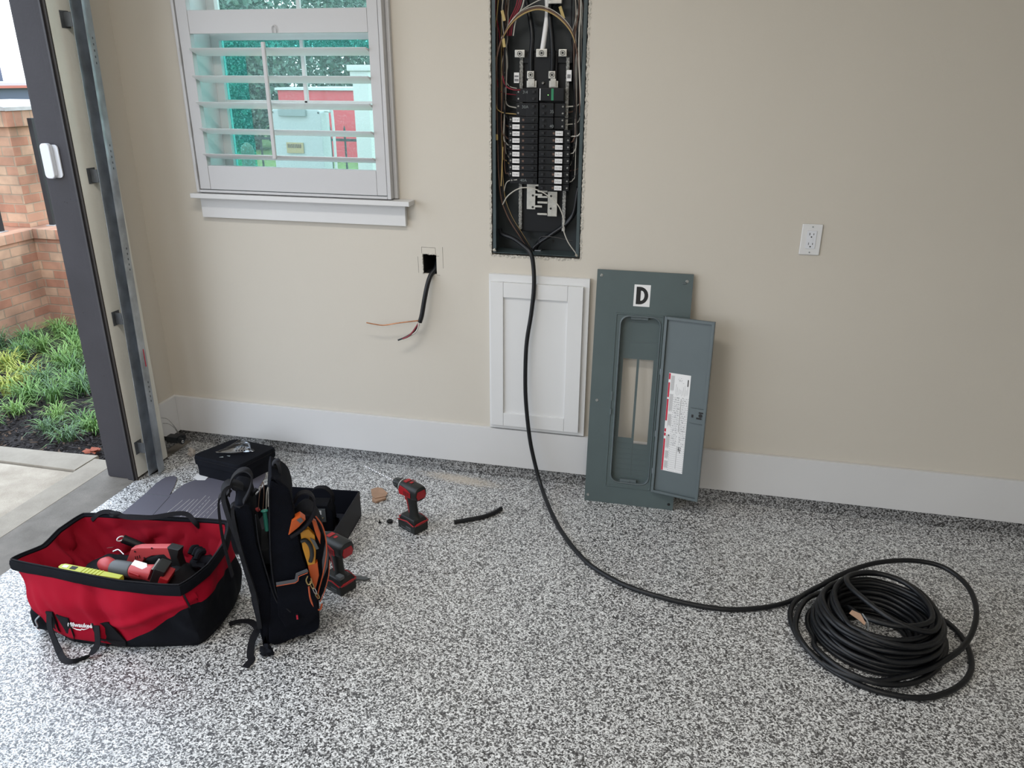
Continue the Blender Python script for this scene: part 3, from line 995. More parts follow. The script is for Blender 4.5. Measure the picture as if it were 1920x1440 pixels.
L1, L2, L3 = rrect(.102, .270, .096, .822, .038, 8), rrect(.106, .266, .100, .818, .035, 8), loop
b.loft([[(p[0], y, p[1]) for p in L] for L, y in ((L1, -.0017), (L2, -.0048), (L3, -.0035), (L3, .022))], cap=False)
cbuild(b, 'recess_wall', 'steel_grey_light')
b = MB()
b.holed(.106, .266, .100, .818, .0205, .022, [(.124, .1805, .296, .6385), (.190, .2475, .272, .6385)])
cbuild(b, 'dead_front', 'steel_grey', smooth=False)
b = MB()
b.box((.112, .0195, .7095), (.262, .0203, .711))
for k in range(7):
    z = .2715 - k * .0235
    b.box((.124, .0193, z - .001), (.181, .0203, z + .001), .0003)
    if k: b.box((.191, .0193, z - .002), (.247, .0203, z + 0.0), .0003)
b.box((.1850, .0190, .13), (.1868, .0203, .272))
cbuild(b, 'knockout_strip', 'steel_grey_light')
for z in (.812, .108):
    b = MB(); b.box((.145, .004, z - .008), (.215, .019, z + .006), .002); b.cyl((.182, .002, z), (.182, .0039, z), .005, n=10)
    cbuild(b, 'clip', 'steel_grey_light')
b = MB(); b.box((.1507, -.0022, .860), (.2150, -.0016, .947), .0)
cbuild(b, 'letter_sticker', 'label_white', smooth=False)
st = cv.children[-1]
b = MB()   # the letter D
n = 14
ox0, ox1, oz0, oz1 = .1600, .2075, .8685, .9385
outer = [(ox0, oz0)] + [(ox0 + .014 + (ox1 - ox0 - .014) * math.sin(PI * k / n), (oz0 + oz1) / 2 - (oz1 - oz0) / 2 * math.cos(PI * k / n)) for k in range(n + 1)] + [(ox0, oz1)]
ix0, ix1, iz0, iz1 = .1775, .1925, .8835, .9235
inner = [(ix0, iz0)] + [(ix0 + .002 + (ix1 - ix0 - .002) * math.sin(PI * k / n), (iz0 + iz1) / 2 - (iz1 - iz0) / 2 * math.cos(PI * k / n)) for k in range(n + 1)] + [(ix0, iz1)]
b.loft([[(p[0], y, p[1]) for p in L] for L, y in ((outer, -.0023), (outer, -.0028), (inner, -.0028), (inner, -.0023))], cap=False)
cbuild(b, 'letter', 'ink', parent=st, smooth=False)
for x, z, m_ in ((.0175, .976, 'tinned_bar'), (.353, .970, 'tinned_bar'), (.0285, .455, 'tinned_bar'), (.014, .028, 'tinned_bar'), (.358, .025, 'ink'), (.345, .45, 'tinned_bar')):
    b = MB(); b.cyl((x, -.0030 if m_ != 'ink' else -.0020, z), (x, -.0016, z), .0055, .0065, n=14); b.box((x - .004, -.0034, z - .0006), (x + .004, -.0031, z + .0006))
    cbuild(b, 'screw' if m_ != 'ink' else 'screw_hole', m_)
b = MB(); b.box((.335, -.006, .960), (.350, -.0016, .966), .001); b.box((.086, -.005, .46), (.092, -.0041, .50)); b.box((.085, -.0075, .40), (.092, -.0041, .425), .001)
cbuild(b, 'latch_strike', 'steel_grey_light')
for z in (.60, .335, .17):
    b = MB(); b.cyl((.2795, -.0045, z - .012), (.2795, -.0045, z + .012), .0028, n=8); cbuild(b, 'hinge', 'galvanized')
# the open door, hinged on its left edge
ang = math.radians(16)
DM = Matrix.Translation((.282, -.004, 0)) @ Matrix.Rotation(-ang, 4, 'Z')
def dbuild(b, name, mats, parent=cv, **k):
    b.bm.transform(DM)
    return cbuild(b, name, mats, parent, **k)
DW, Z0, Z1 = .200, .079, .829
b = MB(); b.box((0, -.0012, Z0), (DW, 0, Z1), .0)
for q in ((0, .0015, Z0, Z1), (DW - .0015, DW, Z0, Z1)): b.box((q[0], -.011, q[2]), (q[1], -.0013, q[3]))
b.box((.0016, -.011, Z0), (DW - .0016, -.0013, Z0 + .0015)); b.box((.0016, -.011, Z1 - .0015), (DW - .0016, -.0013, Z1))
# rolled inner flange
for q in ((.0017, .011, Z0 + .002, Z1 - .002), (DW - .011, DW - .0017, Z0 + .002, Z1 - .002)): b.box((q[0], -.0118, q[2]), (q[1], -.0104, q[3]), .0004)
b.box((.0112, -.0118, Z0 + .002), (DW - .0112, -.0104, Z0 + .011), .0004); b.box((.0112, -.0118, Z1 - .011), (DW - .0112, -.0104, Z1 - .002), .0004)
door = dbuild(b, 'door', 'steel_grey_light')
b = MB(); b.box((DW - .066, -.0085, .410), (DW - .003, -.0014, .472), .002)
lt = dbuild(b, 'latch', 'steel_grey_light', parent=door)
b = MB()
b.box((DW - .058, -.0092, .434), (DW - .050, -.0087, .446)); b.cyl((DW - .022, -.0096, .446), (DW - .022, -.0088, .446), .008, n=12); b.box((DW - .038, -.0094, .430), (DW - .016, -.0089, .437)); b.box((DW - .012, -.0094, .428), (DW - .004, -.0089, .455)); b.box((DW - .030, -.0094, .455), (DW - .008, -.0089, .461))
# latch slots sit on the latch face
for v in b.bm.verts: pass
dbuild(b, 'latch', 'ink', parent=door).name = 'latch_slot'
# directory label
LX0, LX1, LZ0, LZ1 = .034, .124, .183, .602
b = MB(); b.box((LX0, -.0019, LZ0), (LX1, -.0014, LZ1))
lab = dbuild(b, 'directory_label', 'label_white', parent=door, smooth=False)
b = MB()
for z0, z1 in ((.575, .600), (.50, .562), (.40, .492), (.352, .366), (.334, .347)): b.box((LX0 + .0005, -.0023, z0), (LX0 + .0072, -.0020, z1))
for z0, z1 in ((.184, .322),): b.box((LX0 + .0005, -.0023, z0), (LX0 + .0072, -.0020, z1))
dbuild(b, 'red_band', 'red_print', parent=lab, smooth=False) if False else dbuild(b, 'red_band', 'red_print', parent=door, smooth=False)
b = MB()
random.seed(21)
for z0, z1 in ((.525, .592), (.44, .515), (.375, .430), (.28, .34), (.235, .272), (.19, .228)):   # small print
    x = LX0 + .0105
    while x < LX0 + .025:
        b.box((x, -.0022, z0 + random.uniform(0, .008)), (x + .0006, -.0020, z1)); x += .0019
z = .187
while z < .50:
    for xa, xb in ((LX0 + .030, LX0 + .056), (LX0 + .060, LX0 + .086)):
        b.box((xa, -.0021, z), (xb, -.0020, z + .0005))
        if z > .29:
            x = xa + .002
            while x < xb - .004:
                w = random.uniform(.001, .004)
                b.box((x, -.0022, z + .002 + random.uniform(-.001, .002)), (x + w, -.0020, z + .003 + random.uniform(0, .003))); x += w + random.uniform(.0006, .003)
    b.box((LX0 + .027, -.0022, z + .002), (LX0 + .0285, -.0020, z + .005)); b.box((LX0 + .0865, -.0022, z + .002), (LX0 + .088, -.0020, z + .005))
    z += .0092
for k in range(9):
    x = LX0 + .034 + k * .006
    b.box((x, -.0022, .51 + random.uniform(0, .01)), (x + .0007, -.0020, .545 + random.uniform(-.01, .015)))
for k in range(12):
    x = LX0 + .035 + random.uniform(0, .03); zz = .56 + random.uniform(0, .03)
    b.box((x, -.0022, zz), (x + random.uniform(.001, .006), -.0020, zz + .001))
dbuild(b, 'small_print', 'ink_grey', parent=door, smooth=False)
b = MB()
b.box((LX0 + .0580, -.0024, .36), (LX0 + .0592, -.0021, .50)); b.box((LX0 + .0580, -.0024, .20), (LX0 + .0588, -.0021, .30))
b.box((LX0 + .079, -.0024, .555), (LX0 + .083, -.0021, .583)); b.box((LX0 + .018, -.0024, .336), (LX0 + .022, -.0021, .342))
b.box((LX0 + .062, -.0024, .292), (LX0 + .076, -.0021, .2945)); b.box((LX0 + .062, -.0024, .284), (LX0 + .076, -.0021, .2865)); b.box((LX0 + .064, -.0024, .276), (LX0 + .0665, -.0021, .292)); b.box((LX0 + .070, -.0024, .270), (LX0 + .0725, -.0021, .286))
dbuild(b, 'heavy_print', 'ink', parent=door, smooth=False)

# ------------------------------------------------------------------ short cable hanging from the square hole
sc_ = thing('cable_stub', 'short black cable hanging out of the square wall hole with bare and coloured wires', 'cable', (-1.06, -.02, .93))
b = MB(); b.tube(spline([(-1.052, .055, .982), (-1.047, .015, .952), (-1.062, -0.01, 0.927), (-1.071, -0.03, 0.892), (-1.084, -0.04, 0.829), (-1.097, -0.045, 0.759), (-1.108, -0.045, 0.725)], 6), .0098, 12); b.build('jacket', 'cable_jacket', sc_)
b = MB(); b.tube(spline([(-1.109, -0.048, 0.733), (-1.146, -0.055, 0.728), (-1.205, -0.06, 0.718), (-1.267, -0.06, 0.704), (-1.308, -0.062, 0.706), (-1.346, -0.064, 0.711)], 5), .0028, 8); b.build('copper_wire', 'copper', sc_, )
b = MB(); b.tube(spline([(-1.109, -0.05, 0.731), (-1.113, -0.056, 0.702), (-1.127, -0.058, 0.68), (-1.156, -0.05, 0.661), (-1.181, -0.05, 0.649)], 5), .0034, 8); b.build('white_wire', 'wire_white', sc_)
b = MB(); b.tube(spline([(-1.113, -0.045, 0.72), (-1.125, -0.048, 0.703), (-1.138, -0.055, 0.683), (-1.158, -0.062, 0.662), (-1.184, -0.06, 0.649)], 5), .0034, 8); b.build('red_wire', 'wire_red', sc_)
b = MB(); b.tube(spline([(-1.112, -0.042, 0.714), (-1.132, -0.044, 0.685), (-1.16, -0.05, 0.663), (-1.184, -0.055, 0.65), (-1.207, -0.058, 0.64)], 5), .0036, 8); b.build('black_wire', 'wire_black', sc_)

# ------------------------------------------------------------------ the long black cable and its coil: one continuous cable
cb = thing('coiled_cable', 'long black cable running from the open panel to a thick coil on the floor', 'cable', (.665, -.80, 0))
R = .0088
run = [(-.775, .05, 1.12), (-.765, .035, 1.105), (-0.712, 0.015, 1.093), (-0.662, -0.012, 1.07), (-0.628, -0.032, 1.045), (-0.615, -0.038, 0.993), (-0.61, -0.046, 0.907), (-0.619, -0.052, 0.795), (-0.635, -0.056, 0.679), (-0.639, -0.06, 0.561), (-0.635, -0.064, 0.417), (-0.614, -0.075, 0.247), (-0.585, -0.09, 0.128), (-0.548, -0.13, 0.043), (-0.487, -0.265, 0.022), (-0.431, -0.374, 0.01), (-0.381, -0.461, 0.009), (-0.331, -0.537, 0.009), (-0.258, -0.624, 0.009), (-0.141, -0.705, 0.009), (-0.015, -0.748, 0.009), (0.114, -0.769, 0.009), (0.239, -0.766, 0.009), (0.365, -0.723, 0.01), (0.457, -0.664, 0.014)]
CX, CY = .665, -.80
def ring(cx, cy, rx, ry, z, a0, a1, n, ph=0, jit=0, tilt=(0, 0)):
    out = []
    for k in range(n):
        a = math.radians(a0 + (a1 - a0) * k / n)
        x, y = rx * math.cos(a), ry * math.sin(a)
        out.append((cx + x, cy + y, z + tilt[0] * x + tilt[1] * y))
    return out
path = list(run)
# first the run swings over the coil in a wide raised loop on the far right side
path += [(0.533, -0.603, 0.03), (0.629, -0.528, 0.055), (0.745, -0.463, 0.075), (0.875, -0.43, 0.085), (0.976, -0.45, 0.085), (1.028, -0.546, 0.08), (1.018, -0.683, 0.07), (0.954, -0.82, 0.05), (0.85, -0.926, 0.035), (0.744, -0.999, 0.03), (0.646, -1.043, 0.03), (0.561, -1.017, 0.02), (0.494, -0.95, 0.011), (0.445, -0.851, 0.01), (0.435, -0.743, 0.011), (0.475, -0.656, 0.02)]
path += [(0.598, -0.532, 0.016), (.70, -.56, .012), (.90, -.63, .010), (0.969, -0.726, 0.009), (0.964, -0.868, 0.009), (0.901, -0.977, 0.009), (0.794, -1.053, 0.009), (0.69, -1.065, 0.009), (0.604, -1.043, 0.009), (0.521, -0.985, 0.009), (0.456, -0.911, 0.028), (0.445, -0.806, 0.028)]
path += [(0.51, -0.653, 0.028), (.66, -.575, .010), (.84, -.63, .010), (0.913, -0.74, 0.01), (0.876, -0.878, 0.01), (0.779, -0.991, 0.01), (0.66, -1.048, 0.028), (0.561, -1.01, 0.028), (0.494, -0.927, 0.028)]
random.seed(8)
layers = [(.0095, r) for r in (.194, .177, .158, .138, .118, .098)] + [(.026, r) for r in (.110, .130, .150, .171, .191)] + [(.043, r) for r in (.188, .168, .146, .124)] + [(.060, r) for r in (.132, .150, .167, .185)] + [(.077, r) for r in (.180, .161, .140)] + [(.093, .154), (.094, .175), (.109, .169), (.111, .150)]
cx, cy = .690, -.792
for li, (z, r) in enumerate(layers):
    ox, oy = random.uniform(-.006, .006), random.uniform(-.006, .006)
    tx, ty = random.uniform(-.02, .02), random.uniform(-.02, .02)
    drift = .010 * z / .11
    for k in range(20):
        a = math.radians(200 - 18 * k)
        f = k / 20
        z2, r2 = layers[min(li + 1, len(layers) - 1)]
        f2 = max(0, (f - .8) / .2)
        zz = z + (z2 - z) * f2; rr = r + (r2 - r) * f2
        rr *= 1 + .028 * math.sin(a * 2 + li * 1.7) + .014 * math.sin(a * 3 + li * 2.3) + random.uniform(-.005, .005)
        x, y = rr * 1.03 * math.cos(a), rr * .97 * math.sin(a)
        if z > .02: zz = zz + x * tx + y * ty
        path.append((cx + drift + ox * (1 - f2) + x, cy + oy * (1 - f2) + y, max(.0092, zz + (random.uniform(-.003, .003) if li > 10 else 0))))
# loose top loops
path += [(cx - .132, cy + 0.036, .128), (cx - 0.062, cy + 0.140, .135), (cx + 0.053, cy + 0.158, .140), (cx + 0.141, cy + 0.090, .135), (cx + 0.172, cy - 0.018, .125), (cx + 0.123, cy - 0.108, .128), (cx + 0.018, cy - 0.104, .150), (cx - 0.062, cy - 0.018, .160), (cx - 0.092, cy + 0.063, .155), (cx - 0.070, cy + 0.117, .150), (cx + 0.009, cy + 0.149, .150), (cx + 0.097, cy + 0.117, .147), (cx + 0.145, cy + 0.027, .142), (cx + 0.132, cy - 0.072, .142), (cx + 0.035, cy - 0.117, .140), (cx - 0.062, cy - 0.081, .130), (cx - 0.088, cy + 0.000, .10), (cx - 0.097, cy + 0.045, .06)]
b = MB(); b.tube(spline(path, 4), R, 12); b.build('jacket', 'cable_jacket', cb)
b = MB(); b.tube(spline([(0.614, -0.906, 0.165), (0.623, -0.948, 0.165), (0.617, -0.979, 0.16)], 3), .0022, 6); b.build('tie_wire', 'galvanized', cb)
b = MB(); b.prism([(0, 0), (.035, -.012), (.050, -.02), (.052, -.012), (.030, .012), (.004, .014)], -.0006, .0006, 'z', M=Matrix.Translation((0.576, -0.906, 0.16)) @ Matrix.Rotation(-.4, 4, 'Z') @ Matrix.Rotation(.5, 4, 'X')); b.build('paper_tag', 'cardboard', cb)
b = MB()
text_mesh(b, 'CRESTLINE 6/3', .012, Matrix.Translation((0, 0, 0)), 0) if False else None
for k in range(12):
    a = math.radians(-112 + k * 3.1)
    r = .2195
    b.box((-.002, 0, -.0025), (.0015, .0004, .0025), M=Matrix.Translation((CX + .018 + r * math.cos(a), CY + r * .975 * math.sin(a) - .003, .0975)) @ Matrix.Rotation(a + PI / 2, 4, 'Z'))
b.bm.clear()
b.bm.free()
# cable offcut on the floor
b = MB()
P_ = spline([(-0.848, -0.446, 0.009), (-0.804, -0.418, 0.009), (-0.746, -0.379, 0.009), (-0.71, -0.34, 0.009), (-0.687, -0.294, 0.009)], 5)
b.tube(P_, .0088, 12)
o = b.build('cable_offcut', 'cable_jacket', origin=(-.77, -.36, 0)); tag(o, 'short black cable offcut lying on the floor right of the drill', 'cable offcut')

# ------------------------------------------------------------------ red tool bag
bag = thing('tool_bag', 'large open red and black canvas tool bag with tools inside', 'tool bag', (-1.70, -1.22, 0))
def ringpt(u, corners):
    # closed rounded loop through the corner list, u in 0..1
    n = len(corners)
    t = (u % 1.0) * n
    i = int(t) % n
    f = t - int(t)
    p = [Vector((*corners[(i + k) % n], 0)) for k in (-1, 0, 1, 2)]
    # mostly straight sides with softened corners
    lin = p[1].lerp(p[2], f)
    cat = .5 * ((2 * p[1]) + (p[2] - p[0]) * f + (2 * p[0] - 5 * p[1] + 4 * p[2] - p[3]) * f * f + (3 * p[1] - p[0] - 3 * p[2] + p[3]) * f ** 3)
    return lin.lerp(cat, .35)
RIM = [(-2.035, -1.385), (-1.83, -1.398), (-1.62, -1.402), (-1.435, -1.375), (-1.413, -1.26), (-1.432, -1.13), (-1.49, -1.02), (-1.67, -1.040), (-1.85, -1.062), (-2.020, -1.085), (-2.030, -1.19), (-2.005, -1.29)]
MID = [(-2.000, -1.405), (-1.83, -1.425), (-1.62, -1.420), (-1.425, -1.362), (-1.405, -1.25), (-1.418, -1.13), (-1.46, -1.04), (-1.67, -1.030), (-1.85, -1.045), (-2.000, -1.085), (-2.010, -1.19), (-2.000, -1.30)]
LOW = [(-1.945, -1.395), (-1.83, -1.430), (-1.64, -1.410), (-1.420, -1.345), (-1.405, -1.25), (-1.415, -1.14), (-1.455, -1.06), (-1.67, -1.055), (-1.85, -1.065), (-1.950, -1.10), (-1.965, -1.19), (-1.960, -1.30)]
BAS = [(-1.915, -1.375), (-1.82, -1.415), (-1.64, -1.395), (-1.435, -1.335), (-1.420, -1.25), (-1.430, -1.15), (-1.47, -1.07), (-1.67, -1.065), (-1.85, -1.075), (-1.925, -1.11), (-1.945, -1.19), (-1.935, -1.30)]
ZR = .252
def bag_pt(u, v, inset=0.0):
    v = min(1.0, max(0.0, v))
    L = [(0.0, BAS), (.12, LOW), (.55, MID), (1.0, RIM)]
    for (a, A), (c, B) in zip(L, L[1:]):
        if v <= c:
            f = (v - a) / (c - a)
            f = f * f * (3 - 2 * f) if a > 0 else f
            p = ringpt(u, A).lerp(ringpt(u, B), f)
            break
    z = ZR * v + .004 * math.sin(u * 2 * PI * 2 + .7) * v
    cx, cy = -1.71, -1.22
    d = Vector((p.x - cx, (p.y - cy) * 1.5, 0)).normalized()
    k = 4 * v * (1 - v)
    w = noise.noise(Vector((p.x * 9, p.y * 9, z * 7))) * .024 + noise.noise(Vector((p.x * 22 + z * 14, p.y * 22, z * 10))) * .009
    # one deep diagonal fold running down the front
    if p.y < -1.33:
        q = (p.x + 1.735) + (z - .13) * .35
        w += .013 * math.exp(-(q / .020) ** 2) - .010 * math.exp(-((q - .036) / .018) ** 2)
        q2 = (z - .10) - (p.x + 1.66) * .38
        if p.x > -1.75: w += .014 * math.exp(-(q2 / .018) ** 2) * min(1, (p.x + 1.75) / .1)
    p = p + d * (w * k - inset)
    return Vector((p.x, p.y, z))
def zb(p):
    if p.y > -1.33 and p.x > -1.50: return .165
    if p.y > -1.2: return .10
    if p.x < -1.64: return .022
    return .022 + (p.x + 1.64) / .21 * .145
NU, NV = 240, 40
def bag_shell(lower):
    b = MB(); G = []
    for i in range(NU):
        u = i / NU
        vb = 0.0
        for w_ in (-.01, -.005, 0, .005, .01): vb += zb(bag_pt(u + w_, .35)) / ZR / 5
        G.append([b.bm.verts.new(bag_pt(u, vb * j / 16 if lower else vb + (1 - vb) * j / NV)) for j in range((16 if lower else NV) + 1)])
    for i in range(NU):
        a, c = G[i], G[(i + 1) % NU]
        for j in range(len(a) - 1): b.bm.faces.new((a[j], c[j], c[j + 1], a[j + 1]))
    return b
b = bag_shell(False); body = b.build('bag_body', 'red_fabric', bag)
b = bag_shell(True)
b.bm.faces.new([b.bm.verts.new(bag_pt(i / 60, 0)) for i in range(60)])
b.build('bag_base', 'black_fabric', bag)
b = MB()   # lining seen from above, with slumped folds
rings = []
for j in range(16):
    v = 1 - j / 15 * .45
    r = []
    for i in range(160):
        p = bag_pt(i / 160, v, .012 + .035 * (j / 15))
        w = (noise.noise(Vector((p.x * 9, p.y * 9, p.z * 4 + 3))) * .085 + noise.noise(Vector((p.x * 24 + p.z * 12, p.y * 24, p.z * 14))) * .022) * min(1, j / 8)
        d = Vector((p.x + 1.71, p.y + 1.22, 0)).normalized()
        r.append(p - d * abs(w))
    rings.append(r)
fl = []
for s_ in (.8, .5, .2):
    r = []
    for i in range(160):
        p = rings[-1 if not fl else -1][i] if not fl else None
        q = rings[15][i]
        r.append(Vector((-1.71 + (q.x + 1.71) * s_, -1.22 + (q.y + 1.22) * s_, .125 + noise.noise(Vector((q.x * 8 * s_, q.y * 8 * s_, 1))) * .02)))
    fl.append(r)
b.loft(rings + fl, cap=False)
b.bm.faces.new([b.bm.verts.new(p) for p in fl[-1]])
b.build('lining', 'red_lining_shaded', bag)
b = MB()   # black rim band
pts = [bag_pt(i / 120, 1.0) for i in range(120)]
rr = []
for i in range(121):
    p = pts[i % 120]
    d = Vector((p.x + 1.71, (p.y + 1.22) * 1.6, 0)).normalized()
    prof = [(-.010, .004), (-.003, .009), (.005, .006), (.008, -.006), (.007, -.024), (.003, -.030), (.001, -.02), (-.008, -.012)]
    rr.append([p + d * a + Vector((0, 0, c)) for a, c in prof])
b.loft(rr, cap=False); rim = b.build('rim_band', 'black_fabric', bag)
b = MB()
b.tube([p + Vector((0, 0, .0105)) for p in pts], .0025, 6, closed=True); b.build('zip', 'webbing', rim)
b = MB(); P_ = [bag_pt(.2555, v) + Vector((.002, -.004, 0)) for v in (.66, .72, .78, .84, .9)]
b.strap(P_, .005, .003, (1, .5, 0)); b.build('seam_tape', 'webbing', bag)
def on_front(px, pz, off=.004):
    # nearest point of the front panel at x, z
    best = None
    for i in range(0, 70):
        u = i / 240
        p = bag_pt(u, min(1, max(0, pz / ZR)))
        if p.y < -1.3 and (best is None or abs(p.x - px) < abs(best.x - px)): best = p
    return best + Vector((0, -off, 0))
def web(pts, w, side=(1, 0, 0), name='handle', t=.003, m_='webbing', par=bag):
    b = MB(); b.strap(spline(pts, 6), w, t, side); return b.build(name, m_, par)
# front reinforcement patches and hanging handle
def patch(poly):
    b = MB()
    top = [on_front(x, z, .0055) for x, z in poly]
    bot = [on_front(x, z, .0005) for x, z in poly]
    b.loft([bot, top]); return b.build('handle_patch', 'webbing', bag, smooth=False)
patch([(-1.735, .098), (-1.69, .10), (-1.645, .035), (-1.645, .008), (-1.675, .004), (-1.695, .045), (-1.71, .004), (-1.735, .006), (-1.725, .05)])
patch([(-1.855, .115), (-1.825, .105), (-1.815, .04), (-1.825, .005), (-1.852, .01), (-1.845, .06)])
patch([(-1.905, .115), (-1.880, .118), (-1.872, .05), (-1.865, .005), (-1.885, .01), (-1.90, .06)])
web([(-1.893, -1.425, .112), (-1.888, -1.440, .07), (-1.870, -1.452, .03), (-1.845, -1.468, .008), (-1.80, -1.498, .005), (-1.765, -1.500, .005), (-1.735, -1.472, .010), (-1.715, -1.448, .035), (-1.712, -1.440, .07), (-1.715, -1.432, .10)], .020, [(1, 0, 0)] * 20 + [(.6, .5, .5)] * 20 + [(1, 0, 0)] * 15, name='handle')
# back handle resting above the far rim
web([(-1.986, -1.089, 0.24), (-1.956, -1.076, 0.265), (-1.915, -1.076, 0.275), (-1.833, -1.088, 0.272), (-1.742, -1.08, 0.28), (-1.664, -1.053, 0.29), (-1.626, -1.043, 0.285), (-1.596, -1.051, 0.262), (-1.589, -1.041, 0.24)], .016, (0, .5, .9), name='handle', t=.005)
b = MB(); b.ball((-1.887, -1.079, 0.272), .020, sc=(1.3, .6, .55), jit=.6); b.build('handle_grip', 'webbing', bag)
# black zipped pocket on the left end, low down
b = MB()
t = bmesh.new(); bmesh.ops.create_icosphere(t, subdivisions=4, radius=1)
for v in t.verts:
    c = v.co
    f = lambda a: math.copysign(abs(a) ** .55, a)
    k = 1 + noise.noise(c * 2.2) * .10
    v.co = Vector((-1.950 + f(c.x) * .054 * k, -1.310 + f(c.y) * .105 * k, .0575 + f(c.z) * .055 * (k if c.z > 0 else 1)))
b.add(t); pk = b.build('end_pocket', 'black_fabric', bag)
b = MB(); b.tube(spline([(-1.935, -1.425, .092), (-1.955, -1.425, .07), (-1.950, -1.428, .05), (-1.975, -1.422, .035)], 5), .0028, 6); b.build('zip_puller', 'galvanized', pk)
b = MB(); b.tube(spline([(-1.965, -1.424, .045), (-1.955, -1.428, .040), (-1.945, -1.428, .034)], 4), .002, 6); b.build('piping', 'chrome', pk)
# the maker's script on the front
def script(par):
    b = MB()
    c = on_front(-1.780, .086, .0065)
    M = Matrix.Translation(c) @ Matrix.Rotation(math.radians(-6), 4, 'Y') @ WALLM @ Matrix(((1, .25, 0, 0), (0, 1, 0, 0), (0, 0, 1, 0), (0, 0, 0, 1)))
    text_mesh(b, 'Milwaukee', .022, M, bold=.0005, depth=.0006)
    b.tube([M @ Vector(p) for p in ((-.030, -.010, .001), (-.012, -.0165, .001), (.004, -.0175, .001), (.006, -.013, .001), (.014, -.015, .001), (.034, -.008, .001))], [.0004, .0016, .0018, .0014, .0014, .0003], 6)
    b.tube([M @ Vector((.0445 + .0022 * math.cos(a), .008 + .0022 * math.sin(a), .001)) for a in [k * PI / 6 for k in range(12)]], .0004, 4, closed=True)
    b.build('printed_name', 'label_white', par, smooth=False)
script(body)

# --- tools in the bag
b = MB(); rings = []
for k in range(14):
    f = k / 13
    r = []
    for i in range(60):
        a = 2 * PI * i / 60
        q = Vector((math.copysign(abs(math.cos(a)) ** .6, math.cos(a)) * .245 * (1 - f), math.copysign(abs(math.sin(a)) ** .6, math.sin(a)) * .105 * (1 - f), 0))
        z = .128 + .045 * min(1, f * 3) * (.75 + noise.noise(Vector((q.x * 11, q.y * 11, 4))) * 1.1 + noise.noise(Vector((q.x * 30, q.y * 30, 1))) * .4)
        r.append((-1.705 + q.x, -1.205 + q.y, z))
    rings.append(r)
b.loft(rings, cap=False)
o = b.build('black_cloth', 'black_matte', origin=(-1.705, -1.205, .128)); tag(o, 'rumpled black cloth lying under the tools inside the red bag', 'cloth')
sg = thing('multi_tool', 'red and grey cordless oscillating tool lying in the red bag', 'power tool', (-1.724, -1.207, 0.15))
A_, B_ = Vector((-1.797, -1.269, 0.197)), Vector((-1.553, -1.282, 0.212))
def along(t, dz=0.0, dy=0.0):
    p = A_.lerp(B_, t); return Vector((p.x, p.y + dy, p.z + dz))
b = MB(); b.tube([along(t) for t in (.14, .17, .30, .44, .46)], [.022, .0265, .027, .026, .024], 20); b.build('gear_housing', 'tool_grey', sg)
b = MB(); b.tube([along(-.08, -.015, .02), along(-.05, .0, .012), along(.02, .006, .004), along(.10, .003), along(.138, 0)], [.012, .021, .026, .025, .021], 18); b.build('head', 'tool_red_light', sg)
b = MB(); b.tube([along(.465), along(.50), along(.68), along(.80), along(.82)], [.023, .026, .025, .028, .026], 20); hs = b.build('body', 'tool_red_light', sg)
b = MB(); b.prism([(-.030, -.010), (.022, -.012), (.034, 0), (.022, .011), (-.030, .009)], 0, .0025, 'z', .0005, M=Matrix.Translation(along(.60, .0255)) @ Matrix.Rotation(math.radians(-12), 4, 'Z') @ Matrix.Rotation(math.radians(25), 4, 'X')); b.build('name_plate', 'label_white', hs)
b = MB(); b.box((-.022, -.003, 0), (.022, .004, .0035), .0015, M=Matrix.Translation(along(.58, .006, -.0255)) @ Matrix.Rotation(math.radians(-12), 4, 'Z') @ Matrix.Rotation(math.radians(80), 4, 'X')); b.build('switch', 'tool_red', hs)
b = MB(); b.box((-.018, -.032, -.028), (.018, .032, .034), .005, M=Matrix.Translation(along(.91, .005)) @ Matrix.Rotation(math.radians(14), 4, 'Z') @ Matrix.Rotation(math.radians(25), 4, 'Y')); bt = b.build('battery', 'tool_black', sg)
b = MB(); b.box((-.014, -.033, -.012), (.014, .033, .014), .003, M=Matrix.Translation(along(1.0, -.005)) @ Matrix.Rotation(math.radians(14), 4, 'Z') @ Matrix.Rotation(math.radians(25), 4, 'Y')); b.build('battery_band', 'tool_red', bt)
b = MB(); b.box((-.003, -.030, -.022), (.003, .030, .022), .001, M=Matrix.Translation(along(.815, .016)) @ Matrix.Rotation(math.radians(14), 4, 'Z') @ Matrix.Rotation(math.radians(25), 4, 'Y')); b.build('battery_latch', 'chrome', bt)
b = MB(); b.prism([(0, -.012), (.034, -.016), (.034, .016), (0, .012), (-.008, 0)], -.0008, .0008, 'z', M=Matrix.Translation((-1.834, -1.193, 0.215)) @ Matrix.Rotation(math.radians(115), 4, 'Z') @ Matrix.Rotation(.5, 4, 'Y') @ Matrix.Scale(.8, 4)); b.build('blade', 'chrome', sg)
b = MB(); b.tube(spline([(-1.814, -1.204, 0.21), (-1.797, -1.198, 0.215), (-1.766, -1.212, 0.21)], 4), .0025, 6); b.build('blade_lever', 'chrome', sg)

